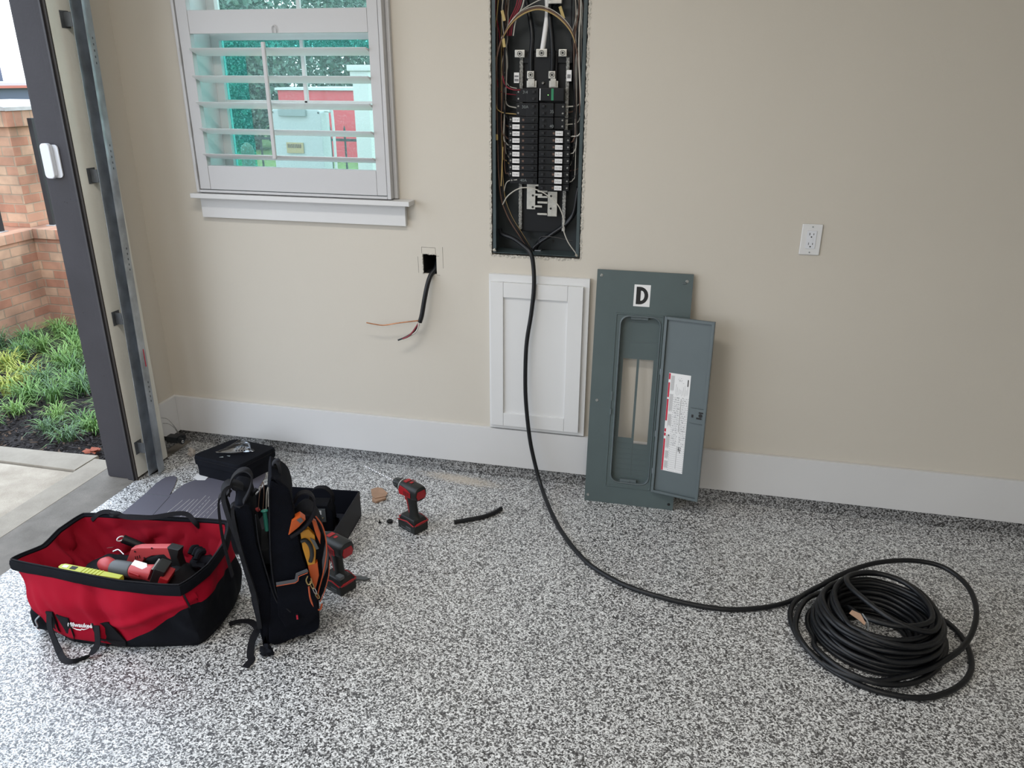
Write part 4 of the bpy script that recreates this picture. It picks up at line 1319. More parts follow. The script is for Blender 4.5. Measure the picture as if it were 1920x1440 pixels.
hw = thing('saw', 'red handled saw tool behind the cordless tool in the red bag', 'saw', (-1.659, -1.19, 0.212))
yy = -1.19
def PYl(L, dy=0): return [(p[0], p[2]) for p in L]
out_ = PYl([(-1.775, -1.19, 0.169), (-1.742, -1.19, 0.229), (-1.715, -1.19, 0.239), (-1.595, -1.19, 0.258), (-1.577, -1.19, 0.246), (-1.591, -1.19, 0.21), (-1.606, -1.19, 0.216), (-1.616, -1.19, 0.227), (-1.663, -1.19, 0.216), (-1.695, -1.19, 0.198), (-1.717, -1.19, 0.169), (-1.732, -1.19, 0.154)])
b = MB(); b.prism(out_, yy - .014, yy + .014, 'y', .004); h_ = b.build('handle', 'tool_red_light', hw)
b = MB(); b.prism(PYl([(-1.598, -1.19, 0.259), (-1.555, -1.19, 0.255), (-1.564, -1.19, 0.227), (-1.557, -1.19, 0.186), (-1.566, -1.19, 0.132), (-1.599, -1.19, 0.12), (-1.588, -1.19, 0.181), (-1.591, -1.19, 0.21)]), yy - .016, yy + .016, 'y', .004); b.build('grip', 'tool_black', hw)
b = MB()
for p in ((-1.725, -1.205, 0.224), (-1.656, -1.205, 0.248), (-1.693, -1.205, 0.204)): b.cyl(p, (p[0], p[1] - .0012, p[2]), .0032, n=10)
b.build('screw', 'ink', h_)
b = MB()
for p in ((-1.728, -1.205, 0.199), (-1.72, -1.205, 0.202), (-1.711, -1.205, 0.206)): b.box((p[0] - .001, p[1] - .001, p[2] - .006), (p[0] + .001, p[1], p[2] + .006), M=None)
b.build('vent_slot', 'ink', h_)

lv = thing('lime_tool', 'lime green plastic tool lying along the front inside the red bag', 'hand tool', (-1.826, -1.3, 0.19))
A_, B_ = Vector((-1.889, -1.34, 0.222)), Vector((-1.675, -1.337, 0.214))
d_ = (B_ - A_); Ld = d_.length; an = math.atan2(d_.y, d_.x)
LM = Matrix.Translation(A_) @ Matrix.Rotation(an, 4, 'Z') @ Matrix.Rotation(math.atan2(-d_.z, math.hypot(d_.x, d_.y)), 4, 'Y')
b = MB(); b.prism([(-.012, -.006), (0, -.013), (Ld * .5, -.014), (Ld, -.010), (Ld, .010), (Ld * .5, .014), (0, .015), (-.012, .008)], -.010, .010, 'z', .003, M=LM)
lb = b.build('body', 'lime_plastic', lv)
b = MB()
b.box((.030, -.008, .0095), (.052, .008, .0108), .0003, M=LM); b.build('window', 'ink', lb)
b = MB(); b.box((.002, -.006, .0095), (.020, .006, .0112), .0005, M=LM); b.build('metal_insert', 'chrome', lb)
b = MB()
for k in range(6): b.box((.075 + k * .013, -.012, .0095), (.078 + k * .013, .012, .0115), .0004, M=LM)
b.build('grip_rib', 'lime_plastic', lb)

fl_ = thing('flashlight', 'black tube with a pale ring end standing in the red bag', 'flashlight', (-1.858, -1.105, 0.17))
b = MB(); A_ = Vector((-1.824, -1.15, 0.225)); b.cyl(A_ + Vector((.006, .004, -.002)), A_ + Vector((.085, .03, -.05)), .015, .012, 16); b.build('barrel', 'black_plastic', fl_)
b = MB(); b.tube([A_ + Vector((.0, .010 * math.cos(a), .008 * math.sin(a))) + Vector((.006 * math.cos(a), 0, 0)) for a in [k * PI / 10 for k in range(20)]], .0022, 6, closed=True); b.build('ring', 'label_white', fl_)

gl = MB()
random.seed(4)
c0 = Vector((-1.508, -1.161, 0.2))
for k in range(5):
    a = -.9 + k * .35
    p = c0 + Vector((math.cos(a + 2) * .012 * k - .01, math.sin(a) * .02, .006))
    gl.tube(spline([p, p + Vector((.0, .018, .012)), p + Vector((.004, .036, .004))], 4), [.0095] * 9, 8)
gl.ball(c0 + Vector((-.005, .01, -.016)), .032, sc=(1.2, 1, .6), jit=.5, sub=3)
o = gl.build('work_glove', 'black_fabric', origin=tuple(c0 + Vector((0, 0, -.035)))); tag(o, 'black fabric work glove bunched in the right end of the red bag', 'glove')

# ------------------------------------------------------------------ backpack
bp = thing('tool_backpack', 'black tool backpack standing open beside the red bag', 'backpack', (-1.215, -1.298, 0), (0, 0, math.radians(30)))
BM = Matrix.Translation(bp.location) @ Matrix.Rotation(math.radians(30), 4, 'Z')
def bb(b, name, m_, parent=bp, **k):
    b.bm.transform(BM); return b.build(name, m_, parent, **k)
def soft(poly, w0, w1, inset=.012, amp=.004, cut=10, sm=3):
    # padded fabric slab: outline in the side view, swept across the pack with rounded edges
    P = []
    n = len(poly)
    for q in spline([(p[0], 0, p[-1]) for p in poly], 4, closed=True): P.append((q.x, q.z))
    cx = sum(p[0] for p in P) / len(P); cz = sum(p[1] for p in P) / len(P)
    prof = [(0, .55), (.012, .86), (.035, .97), (.09, 1.0), (.5, 1.0), (.91, 1.0), (.965, .97), (.988, .86), (1, .55)]
    rings = []
    m = len(P)
    for t, s in prof:
        r = []
        for i, p in enumerate(P):
            a, c = P[i - 1], P[(i + 1) % m]
            tx, tz = c[0] - a[0], c[1] - a[1]
            L = math.hypot(tx, tz) or 1
            nx, nz = tz / L, -tx / L
            if nx * (p[0] - cx) + nz * (p[1] - cz) < 0: nx, nz = -nx, -nz
            o = (1 - s) * inset * 2
            w = noise.noise(Vector((p[0] * 14, t * 3, p[1] * 14))) * amp
            z = p[1] - nz * o + nz * w
            r.append((p[0] - nx * o + nx * w, w0 + (w1 - w0) * t, max(.0015, z)))
        rings.append(r)
    b = MB(); b.loft(rings)
    return b
A_poly = [(-0.0367, 0, 0.5164), (-0.0086, 0, 0.5261), (0.0154, 0, 0.4984), (0.0149, 0, 0.3852), (0.0298, 0, 0.249), (0.033, 0, 0.1276), (0.0005, 0, 0.006), (-0.0116, 0, 0.03), (-0.0204, 0, 0.1395), (-0.0247, 0, 0.2406), (-0.0344, 0, 0.3963)]
bb(soft(A_poly, 0, .19, .014, .006), 'back_panel', 'navy_fabric')
B_poly = [(0.069, 0, 0.5871), (0.0884, 0, 0.5983), (0.1094, 0, 0.5808), (0.1291, 0, 0.547), (0.1318, 0, 0.445), (0.1434, 0, 0.3146), (0.1595, 0, 0.2222), (0.1752, 0, 0.1374), (0.1724, 0, 0.065), (0.1525, 0, 0.0293), (0.0858, 0, 0.0153), (0.0238, 0, 0.0089), (0.0101, 0, 0.05), (0.0371, 0, 0.2276), (0.0469, 0, 0.3792)]
bb(soft(B_poly, -.004, .15, .010, .006), 'front_compartment', 'navy_fabric')
# lower body ties both halves together
L_poly = [(-0.0239, 0, 0.2206), (0.0334, 0, 0.2383), (0.1192, 0, 0.2105), (0.1639, 0, 0.1604), (0.1724, 0, 0.065), (0.1527, 0, 0.0314), (0.0858, 0, 0.0153), (0.0238, 0, 0.0089), (0.0003, 0, 0.0039), (-0.0127, 0, 0.0345)]
bb(soft(L_poly, .006, .185, .012, .004), 'main_compartment', 'navy_fabric')
b = MB(); b.box((.0, .04, .28), (.075, .17, .34), .01); bb(b, 'inner_divider', 'black_matte')
# pocket with grey trim on the near side
b = MB()
PP = [(0.0557, -0.004, 0.2385), (0.1121, -0.004, 0.2407), (0.1159, -0.004, 0.2638), (0.1537, -0.004, 0.27), (0.1689, -0.004, 0.1826), (0.1701, -0.004, 0.1), (0.1308, -0.004, 0.0712), (0.0653, -0.004, 0.0779), (0.0475, -0.004, 0.1274)]
b.prism([(p[0], p[2]) for p in PP], -.016, -.002, 'y', .004); pkt = bb(b, 'side_pocket', 'navy_fabric')
b = MB(); b.strap([(0.0546, -0.018, 0.2464), (0.1105, -0.018, 0.2467), (0.1158, -0.018, 0.2516), (0.119, -0.018, 0.2687), (0.152, -0.018, 0.2778)], .010, .003, (0, 0, 1)); bb(b, 'pocket_trim', 'grey_piping', parent=pkt)
b = MB(); b.tube([(0.0539, -0.019, 0.2394), (0.1098, -0.019, 0.2396), (0.12, -0.019, 0.2455), (0.123, -0.019, 0.2607), (0.1511, -0.019, 0.2688)], .0013, 6); bb(b, 'pocket_piping', 'orange_piping', parent=pkt)
b = MB(); b.box((-.006, -.0205, -.012), (.002, -.0165, .014), .001, M=Matrix.Translation((0.1065, 0, 0.1112))); tgx = bb(b, 'brand_tab', 'black_fabric', parent=pkt)
b = MB(); b.box((-.0045, -.0215, -.007), (.0005, -.0206, .009), M=Matrix.Translation((0.1065, 0, 0.1112))); bb(b, 'tab_print', 'red_print', parent=pkt)
# zip edge lines
b = MB(); b.tube(spline([(0.0691, -0.006, 0.5742), (0.0606, -0.006, 0.4942), (0.05, -0.006, 0.3653), (0.0467, -0.006, 0.2595), (0.0559, -0.008, 0.1793), (0.0866, -0.018, 0.1332)], 6), .0022, 6); bb(b, 'zip', 'webbing_worn')
b = MB(); b.tube(spline([(0.0204, -0.001, 0.489), (0.0197, -0.003, 0.3862), (0.0321, -0.004, 0.2709), (0.0443, -0.006, 0.1904), (0.0629, -0.012, 0.1381)], 6), .002, 6); bb(b, 'zip', 'webbing_worn')
# padded shoulder straps over the back panel
def pad(pts, w, t, name='shoulder_strap', m_='webbing', side=(0, 1, 0)):
    b = MB(); b.strap(spline(pts, 6), w, t, side); return bb(b, name, m_)
pad([(-0.0142, 0.12, 0.5201), (-0.0479, 0.12, 0.5385), (-0.068, 0.1, 0.5209), (-0.0608, 0.07, 0.4713), (-0.0423, 0.04, 0.4013), (-0.0308, 0.02, 0.3257), (-0.0203, 0.01, 0.2524), (-0.0122, 0.005, 0.1846), (-0.0111, 0.004, 0.0934)], .050, .013, m_='webbing_worn')
pad([(-0.0596, 0.17, 0.4815), (-0.0878, 0.19, 0.4656), (-0.0989, 0.19, 0.4286), (-0.1005, 0.18, 0.3362), (-0.0949, 0.17, 0.2607), (-0.0849, 0.15, 0.1899)], .030, .006)
pad([(-0.0207, 0.05, 0.4945), (-0.0316, 0.03, 0.5149), (-0.0426, 0.01, 0.5062), (-0.0377, -0.006, 0.4193), (-0.0271, -0.012, 0.3269), (-0.0147, -0.01, 0.2455), (-0.0079, -0.004, 0.1801)], .020, .010, m_='webbing_worn')
# carry handles
pad([(-0.054, 0.1, 0.5093), (-0.0422, 0.11, 0.5576), (-0.0182, 0.1, 0.5884), (0.0064, 0.08, 0.5985), (0.0201, 0.06, 0.5831), (0.0108, 0.04, 0.5534), (-0.0121, 0.02, 0.5245), (-0.0297, 0, 0.5242)], .026, .004, 'carry_handle', 'webbing')
pad([(0.0716, 0.09, 0.5411), (0.0771, 0.085, 0.5798), (0.088, 0.08, 0.6099), (0.0993, 0.07, 0.615), (0.1026, 0.06, 0.5887), (0.1032, 0.05, 0.5517)], .026, .008, 'carry_handle', 'webbing_worn')
pad([(0.1348, 0.04, 0.4928), (0.1496, 0.03, 0.52), (0.1752, 0.02, 0.5287), (0.1921, 0.01, 0.513), (0.1916, 0, 0.4777), (0.1758, -0.01, 0.4488), (0.1463, -0.014, 0.4226), (0.1132, -0.014, 0.4041)], .022, .005, 'carry_handle', 'webbing')
pad([(-0.0073, 0.1, 0.4829), (0.0065, 0.11, 0.494), (0.0274, 0.12, 0.5116)], .02, .006, 'compression_strap', 'webbing')
# trailing webbing ends on the floor
b = MB(); b.strap(spline([(-1.255, -1.262, .05), (-1.262, -1.300, .022), (-1.245, -1.345, .006), (-1.231, -1.36, 0.004), (-1.231, -1.382, 0.004), (-1.233, -1.397, 0.004)], 6), .022, .003, (1, .3, 0)); b.build('loose_strap', 'webbing', bp)
b = MB(); b.strap(spline([(-1.246, -1.283, 0.06), (-1.31, -1.227, 0.03), (-1.366, -1.209, 0.008), (-1.392, -1.227, 0.006)], 6), .020, .003, (0, 1, 0)); b.build('loose_strap', 'webbing', bp)
b = MB(); b.ball((-1.194, -1.33, 0.02), .019, sc=(1.1, .7, .9), jit=.7, sub=3); b.build('strap_buckle', 'black_fabric', bp)
# orange-trimmed outer pocket on the right flank
O_poly = [(0.1333, 0.03, 0.4138), (0.1719, 0.03, 0.4508), (0.2015, 0.03, 0.4209), (0.2163, 0.03, 0.3641), (0.2226, 0.03, 0.2998), (0.212, 0.03, 0.2316), (0.1897, 0.03, 0.1645), (0.1655, 0.03, 0.1177), (0.1557, 0.03, 0.1406), (0.1501, 0.03, 0.264), (0.1374, 0.03, 0.3552)]
bb(soft([(p[0] - .004, 0, p[2]) for p in O_poly], .02, .13, .010, .003), 'outer_pocket', 'black_fabric')
b = MB(); b.prism([(p[0], p[2]) for p in ((0.2165, 0.02, 0.3565), (0.2207, 0.02, 0.3066), (0.2134, 0.02, 0.2581), (0.1951, 0.02, 0.2174), (0.1971, 0.02, 0.2813))], .008, .020, 'y', .003); bb(b, 'pocket_panel', 'grey_piping')
b = MB(); b.tube(spline([(0.1928, 0.012, 0.4462), (0.209, 0.01, 0.4122), (0.2162, 0.008, 0.364), (0.213, 0.006, 0.3072), (0.1976, 0.004, 0.2419), (0.1796, 0.004, 0.1849), (0.1696, 0.002, 0.1475)], 6), .0022, 6); bb(b, 'orange_piping', 'orange_piping')
b = MB(); b.tube(spline([(0.2214, 0.015, 0.2799), (0.2133, 0.012, 0.2232), (0.1951, 0.008, 0.1685), (0.1789, 0.004, 0.1378)], 6), .0016, 6); bb(b, 'orange_piping', 'orange_piping')
b = MB(); b.tube(spline([(0.1497, -0.018, 0.2167), (0.1506, -0.016, 0.1707), (0.1604, -0.012, 0.1288), (0.1762, -0.006, 0.1146), (0.1847, 0, 0.1312)], 6), .0030, 6); bb(b, 'orange_piping', 'orange_piping')
b = MB(); b.prism([(p[0], p[2]) for p in ((0.2135, 0.015, 0.3641), (0.2222, 0.015, 0.3095), (0.2195, 0.015, 0.2562), (0.2109, 0.015, 0.2115), (0.1952, 0.015, 0.1636), (0.1788, 0.015, 0.1278), (0.1665, 0.015, 0.1408), (0.1839, 0.015, 0.2271))], .018, .034, 'y', .004); bb(b, 'flap', 'black_fabric')
# snap hook and chain
def link(p, q, r, w, par, m_='brass'):
    p, q = Vector(p), Vector(q); d = (q - p); L = d.length; d.normalize()
    s = d.cross(Vector((0, 1, 0))).normalized()
    P = []
    for k in range(16):
        a = 2 * PI * k / 16
        P.append((p + q) / 2 + d * (L / 2) * math.cos(a) + s * w * math.sin(a))
    b = MB(); b.tube(P, r, 6, closed=True); return bb(b, 'chain_link', m_, parent=par)
ck = MB(); ck.tube(spline([(0.1501, -0.022, 0.2592), (0.1439, -0.024, 0.246), (0.1489, -0.024, 0.229), (0.1591, -0.024, 0.2349), (0.1589, -0.022, 0.2494)], 5), .0022, 6)
ck = bb(ck, 'snap_hook', 'brass')
link((0.1563, -0.024, 0.2394), (0.1634, -0.022, 0.2086), .0016, .004, ck); link((0.1622, -0.022, 0.2129), (0.1698, -0.018, 0.1842), .0016, .0035, ck, 'chrome'); link((0.1685, -0.018, 0.1886), (0.1765, -0.012, 0.1622), .0016, .004, ck)

# things standing in the backpack
mt = thing('meter', 'orange and yellow handheld tester clipped on the backpack flank', 'tester', tuple(BM @ Vector((0.1583, 0, 0.2823))))
b = MB(); b.prism([(p[0], p[2]) for p in ((0.1416, 0.01, 0.4109), (0.1674, 0.01, 0.4139), (0.1844, 0.01, 0.3879), (0.1826, 0.01, 0.3301), (0.1771, 0.01, 0.2858), (0.154, 0.01, 0.2824), (0.1437, 0.01, 0.3471))], -.004, .018, 'y', .004); bb(b, 'body', 'yellow_plastic', parent=mt)
b = MB(); b.prism([(p[0], p[2]) for p in ((0.154, 0.01, 0.2824), (0.1841, 0.01, 0.2904), (0.1847, 0.01, 0.2404), (0.1666, 0.01, 0.1834), (0.158, 0.01, 0.1994))], -.004, .017, 'y', .003); bb(b, 'lower_case', 'orange_plastic', parent=mt)
b = MB(); b.prism([(p[0], p[2]) for p in ((0.1783, 0.01, 0.4461), (0.1916, 0.01, 0.4343), (0.2019, 0.01, 0.3847), (0.1974, 0.01, 0.3507), (0.1876, 0.01, 0.3873))], -.002, .017, 'y', .003); bb(b, 'upper_case', 'orange_plastic', parent=mt)
b = MB(); b.tube(spline([(0.1409, -0.006, 0.3769), (0.1553, -0.007, 0.3787), (0.1676, -0.007, 0.3553), (0.1696, -0.007, 0.3239), (0.1627, -0.006, 0.2991)], 5), .0065, 8); bb(b, 'rotary_grip', 'tool_black', parent=mt)
b = MB(); b.prism([(p[0], p[2]) for p in ((0.1687, -0.005, 0.3846), (0.1823, -0.005, 0.3744), (0.1923, -0.005, 0.3416), (0.184, -0.005, 0.3393))], -.008, -.0045, 'y', .001); bb(b, 'display', 'tool_grey', parent=mt)
ho = MB(); ho.prism([(p[0], p[2]) for p in ((0.1215, -0.01, 0.4564), (0.1477, -0.01, 0.4686), (0.1619, -0.01, 0.4531), (0.1394, -0.01, 0.4308), (0.1074, -0.01, 0.4083))], -.014, .02, 'y', .003)
ho.bm.transform(BM)
o = ho.build('tape_measure', 'orange_plastic', origin=tuple(BM @ Vector((0.1319, 0, 0.413)))); tag(o, 'bright orange tool case poking out under the backpack carry strap', 'tool case')
q = MB(); q.prism([(p[0], p[2]) for p in ((0.1356, -0.015, 0.4588), (0.1487, -0.015, 0.4658), (0.1554, -0.015, 0.4534), (0.1453, -0.015, 0.4459))], -.0165, -.0146, 'y', .0005); q.bm.transform(BM); q.build('screen', 'tool_grey', o)
sd_ = MB(); p0 = Vector((0.0112, 0.1, 0.4514)); sd_.cyl(p0 + Vector((0, 0, -.08)), p0, .004, .004, 8); sd_.ball(p0, .0075, jit=.9); sd_.ball(p0 + Vector((.012, 0, -.004)), .006, jit=.8); sd_.cyl(p0 + Vector((-.014, 0, -.006)), p0 + Vector((.016, 0, .002)), .004, .004, 8)
sd_.bm.transform(BM); o = sd_.build('valve_key', 'tool_red_light', origin=tuple(BM @ (p0 + Vector((0, 0, -.08))))); tag(o, 'small red tool head sticking up inside the open backpack', 'hand tool')
sd_ = MB(); p0 = Vector((0.0424, 0.09, 0.4461)); sd_.cyl(p0 + Vector((.0, 0, -.07)), p0, .007, .007, 12); sd_.ball(p0, .0085, sc=(1.4, 1, .6))
sd_.bm.transform(BM); o = sd_.build('screwdriver', 'green_glow', origin=tuple(BM @ (p0 + Vector((0, 0, -.07))))); tag(o, 'green handled screwdriver inside the open backpack', 'screwdriver')
for pts, m_, lb_ in (([(0.0243, 0.08, 0.4549), (0.0356, 0.08, 0.515), (0.0491, 0.08, 0.5518), (0.0485, 0.07, 0.5183), (0.0394, 0.07, 0.4637)], 'wire_brown', 'thin brown wire looped highest inside the open backpack'), ([(0.0492, 0.06, 0.4677), (0.0566, 0.06, 0.5225), (0.0634, 0.055, 0.5425), (0.0568, 0.05, 0.4815)], 'wire_white', 'thin pale wire standing at the right inside the open backpack')):
    b = MB(); b.tube(spline(pts, 6), .0014, 6); b.bm.transform(BM); o = b.build('test_lead', m_, origin=tuple(BM @ Vector(pts[0]))); tag(o, lb_, 'wire')

# ------------------------------------------------------------------ cordless drill and impact driver
def cordless(name, label, cat, loc, yaw, impact=False):
    t = thing(name, label, cat, loc, (0, 0, yaw))
    M0 = Matrix.Translation(loc) @ Matrix.Rotation(yaw, 4, 'Z')
    def put(b, nm, m_, parent=t, **k):
        b.bm.transform(M0); return b.build(nm, m_, parent, **k)
    b = MB(); b.box((-.052, -.037, .0008), (.052, .037, .040), .006, seg=3); bat = put(b, 'battery', 'tool_black')
    b = MB()
    b.box((-.030, .0372, .010), (.030, .0378, .014)); b.box((-.030, .0372, .018), (.000, .0378, .026)); put(b, 'battery_print', 'tool_grey', bat)
    b = MB(); b.box((.030, -.030, .0395), (.0535, .030, .050), .004); put(b, 'battery_latch', 'tool_red', bat)
    b = MB(); b.box((-.0545, -.025, .036), (-.035, .025, .044), .003); put(b, 'battery_rear', 'tool_red', bat)
    b = MB(); b.prism([(-.050, -.034), (.044, -.034), (.050, -.022), (.050, .022), (.044, .034), (-.050, .034)], .0405, .060, 'z', .005, taper=.80); put(b, 'foot', 'tool_black')
    b = MB(); b.tube([(p[0], 0.0388 * s, p[1]) for s in (1,) for p in ((-.048, .040), (-.01, .050), (.046, .041))], .0026, 6); b.tube([(p[0], -0.0388, p[1]) for p in ((-.048, .040), (-.01, .050), (.046, .041))], .0026, 6)
    b.tube([(-.052, -.034, .041), (-.053, 0, .045), (-.052, .034, .041)], .0030, 6)
    put(b, 'foot_trim', 'tool_red')
    # handle
    def ell(cx, z, rx, ry, tilt=0, n=20):
        return [(cx + rx * math.cos(2 * PI * k / n), ry * math.sin(2 * PI * k / n), z + tilt * math.cos(2 * PI * k / n)) for k in range(n)]
    hz = .150
    b = MB(); b.loft([ell(-.012, .056, .028, .021), ell(-.010, .068, .021, .0165), ell(-.006, .10, .0205, .016), ell(-.002, .13, .023, .0165), ell(.002, .158, .029, .019)]); put(b, 'grip', 'tool_black')
    b = MB(); b.loft([ell(.004, .074, .012, .0135), ell(.010, .10, .012, .0130), ell(.016, .13, .014, .0135), ell(.026, .156, .018, .0155)]); put(b, 'handle_spine', 'tool_red')
    b = MB(); b.box((.026, -.007, .118), (.038, .007, .144), .004); put(b, 'trigger', 'tool_red')
    # motor housing: rounded barrel along x
    def barrel(xs):
        rings = []
        for x, ry, rz, zc in xs:
            r = []
            for k in range(28):
                a = 2 * PI * k / 28
                c_, s_ = math.cos(a), math.sin(a)
                f = lambda v: math.copysign(abs(v) ** .75, v)
                r.append((x, ry * f(c_), zc + rz * f(s_)))
            rings.append(r)
        return rings
    if impact:
        xs = [(-.062, .020, .020, .181), (-.060, .029, .027, .181), (-.048, .033, .031, .180), (.0, .033, .031, .180), (.040, .030, .030, .181), (.050, .026, .027, .182)]
        nose = [(.0505, .023, .024, .182), (.060, .022, .023, .182), (.085, .014, .014, .182), (.092, .012, .012, .182)]
    else:
        xs = [(-.058, .020, .022, .176), (-.056, .028, .029, .176), (-.044, .032, .033, .175), (.0, .033, .033, .175), (.034, .031, .032, .176), (.044, .027, .028, .177)]
        nose = [(.0445, .025, .026, .177), (.058, .0245, .0255, .177), (.060, .021, .021, .177), (.092, .0205, .0205, .177), (.100, .015, .015, .177)]
    b = MB(); b.loft(barrel(xs)); hd = put(b, 'motor_housing', 'tool_black')
    b = MB()
    for s in (-1, 1):
        P = [(-.030, .160), (.036, .158), (.040, .176), (.030, .196), (-.005, .192), (-.030, .182)]
        b.prism(P, s * .0305, s * .0350, 'y', .001)
    b.prism([(-.018, .155), (.018, .155), (.024, .172), (.018, .190), (-.018, .190), (-.024, .172)], -.0605 if not impact else -.064, -.054, 'x', .002)
    b.box((.012, -.014, .2055), (.030, .014, .2100 if not impact else .2122), .001)
    put(b, 'side_cover', 'tool_red', hd)
    b = MB()
    for k in range(5):
        for s in (-1, 1): b.box((-.024 + k * .007, s * .0349, .164), (-.0215 + k * .007, s * .0356, .182))
    put(b, 'vent_slot', 'ink', hd)
    b = MB(); b.box((-.010, -.007, .2078 if not impact else .2105), (.002, .007, .2098 if not impact else .2120), .0005); put(b, 'mode_switch', 'tool_red', hd)
    if impact:
        b = MB(); b.loft(barrel(nose)); put(b, 'nose', 'tool_grey')
        b = MB(); b.cyl((.0925, 0, .182), (.104, 0, .182), .008, n=14); put(b, 'collet', 'chrome')
        b = MB(); b.box((-.046, .010, .062), (-.02, .030, .075), .002); put(b, 'belt_clip', 'tool_grey')
    else:
        b = MB(); b.cyl((.0445, 0, .177), (.050, 0, .177), .0285, n=28); put(b, 'torque_ring', 'tinned_bar')
        b = MB(); b.loft(barrel([(.0505, .025, .025, .177), (.066, .0235, .0235, .177), (.068, .020, .020, .177), (.090, .0185, .0185, .177), (.098, .014, .014, .177)])); ch = put(b, 'chuck', 'tool_black')
        b = MB()
        for k in range(12):
            a = 2 * PI * k / 12
            b.box((.069, -.0012, .0175), (.089, .0012, .0205), .0004, M=Matrix.Translation((0, 0, .177)) @ Matrix.Rotation(a, 4, 'X'))
        put(b, 'chuck_rib', 'tool_grey', ch)
        b = MB(); b.cyl((.0985, 0, .177), (.112, 0, .177), .0105, .0085, 16); put(b, 'chuck_jaw', 'chrome', ch)
        bd = MB()
        n = 160; rings = []
        for k in range(n + 1):
            x = .112 + .185 * k / n
            a0 = k * .16
            rr = .0030 if k > 20 else .0032
            rings.append([(x, rr * (1.0 if j % 4 < 2 else .72) * math.cos(a0 + 2 * PI * j / 8), .177 + rr * (1.0 if j % 4 < 2 else .72) * math.sin(a0 + 2 * PI * j / 8)) for j in range(8)])
        bd.loft(rings); bd.cyl((.297, 0, .177), (.301, 0, .177), .003, .0002, 8); put(bd, 'drill_bit', 'chrome')
    return t
cordless('cordless_drill', 'red and black cordless drill with a long bit standing on the floor by the wall', 'drill', (-1.003, -.510, 0), math.radians(151))
cordless('impact_driver', 'red and black cordless driver standing behind the backpack', 'impact driver', (-1.125, -.947, 0), math.radians(156), True)

# ------------------------------------------------------------------ cardboard, boxes and small litter
b = MB()
poly = [(-2.22, -0.741, 0), (-2.236, -0.518, 0), (-2.25, -0.432, 0), (-2.245, -0.374, 0), (-2.217, -0.352, 0), (-2.19, -0.366, 0), (-2.154, -0.434, -0), (-2.123, -0.515, 0), (-2.123, -0.412, 0), (-2.09, -0.353, 0), (-1.986, -0.312, 0), (-1.911, -0.279, 0), (-1.831, -0.211, 0), (-1.804, -0.269, 0), (-1.756, -0.474, 0), (-1.696, -0.658, 0), (-1.715, -0.744, 0), (-1.888, -0.806, 0)]
b.prism([(p[0], p[1]) for p in poly], .0015, .0040, 'z', .0004)
cs = b.build('cardboard_sheet', 'card_grey', origin=(-2.0, -.55, 0)); tag(cs, 'unfolded grey card sheet with fine white printed lines, on the floor behind the red bag', 'cardboard')
b = MB()
for k, (x0, y0, x1, y1) in enumerate([(-2.041, -0.645, -2.042, -0.54), (-2.016, -0.652, -2.016, -0.525), (-1.989, -0.654, -1.998, -0.521), (-1.966, -0.657, -1.983, -0.517), (-1.948, -0.662, -1.968, -0.48), (-1.927, -0.661, -1.948, -0.475), (-1.909, -0.661, -1.929, -0.509), (-1.893, -0.7, -1.901, -0.479), (-1.871, -0.703, -1.887, -0.494), (-1.847, -0.705, -1.869, -0.513), (-1.97, -0.688, -1.969, -0.61), (-1.922, -0.715, -1.913, -0.618)]):
    n = 7 if k in (5, 8) else 1
    for j in range(n):
        a, c = j / n, (j + (.62 if n > 1 else 1)) / n
        b.tube([(x0 + (x1 - x0) * a, y0 + (y1 - y0) * a, .0041), (x0 + (x1 - x0) * c, y0 + (y1 - y0) * c, .0041)], .0011, 4)
b.build('printed_line', 'print_white', cs, smooth=False)
b = MB(); b.tube([(-2.227, -0.528, 0.004), (-2.115, -0.525, 0.004)], .0012, 4); b.tube([(-2.115, -0.525, 0.004), (-2.086, -0.686, 0.004)], .0010, 4); b.build('fold_line', 'box_grey', cs)
b = MB(); b.prism([(p[0], p[1]) for p in ((-2.12, -0.349, 0), (-2.117, -0.312, 0), (-2.055, -0.323, 0), (-2.051, -0.359, 0), (-2.086, -0.367, 0))], .0045, .0052, 'z')
o = b.build('paper_scrap', 'paper_white', origin=(-2.087, -0.341, 0)); tag(o, 'small white paper scrap poking out beside the lidded black box', 'paper')

bx = thing('storage_box', 'black lidded fabric box in the corner with a plastic bag on top', 'box', (-1.95, -.235, 0))
LP = [(-2.128, -.322), (-1.862, -.368), (-1.795, -.155), (-2.035, -.118)]
def boxring(s, z, n=12, r=.028):
    cx = sum(p[0] for p in LP) / 4; cy = sum(p[1] for p in LP) / 4
    Q = [(cx + (p[0] - cx) * s, cy + (p[1] - cy) * s) for p in LP]
    out = []
    for i in range(4):
        p0, p1, p2 = Vector(Q[i - 1]), Vector(Q[i]), Vector(Q[(i + 1) % 4])
        a = p1 + (p0 - p1).normalized() * r; c = p1 + (p2 - p1).normalized() * r
        for k in range(n):
            t = k / (n - 1)
            out.append((*(a * (1 - t) ** 2 + p1 * 2 * t * (1 - t) + c * t * t), z))
    return out
b = MB(); b.loft([boxring(.93, .001), boxring(.96, .004), boxring(.955, .03), boxring(.965, .062)]); b.build('box_body', 'black_fabric', bx)
b = MB(); b.loft([boxring(1.0, .060), boxring(1.005, .064), boxring(1.005, .090), boxring(.995, .100), boxring(.97, .1045), boxring(.7, .106), boxring(.3, .107)]); b.build('lid', 'black_fabric', bx)
b = MB(); b.tube(boxring(1.008, .088), .0016, 6, closed=True); b.build('piping', 'webbing', bx)
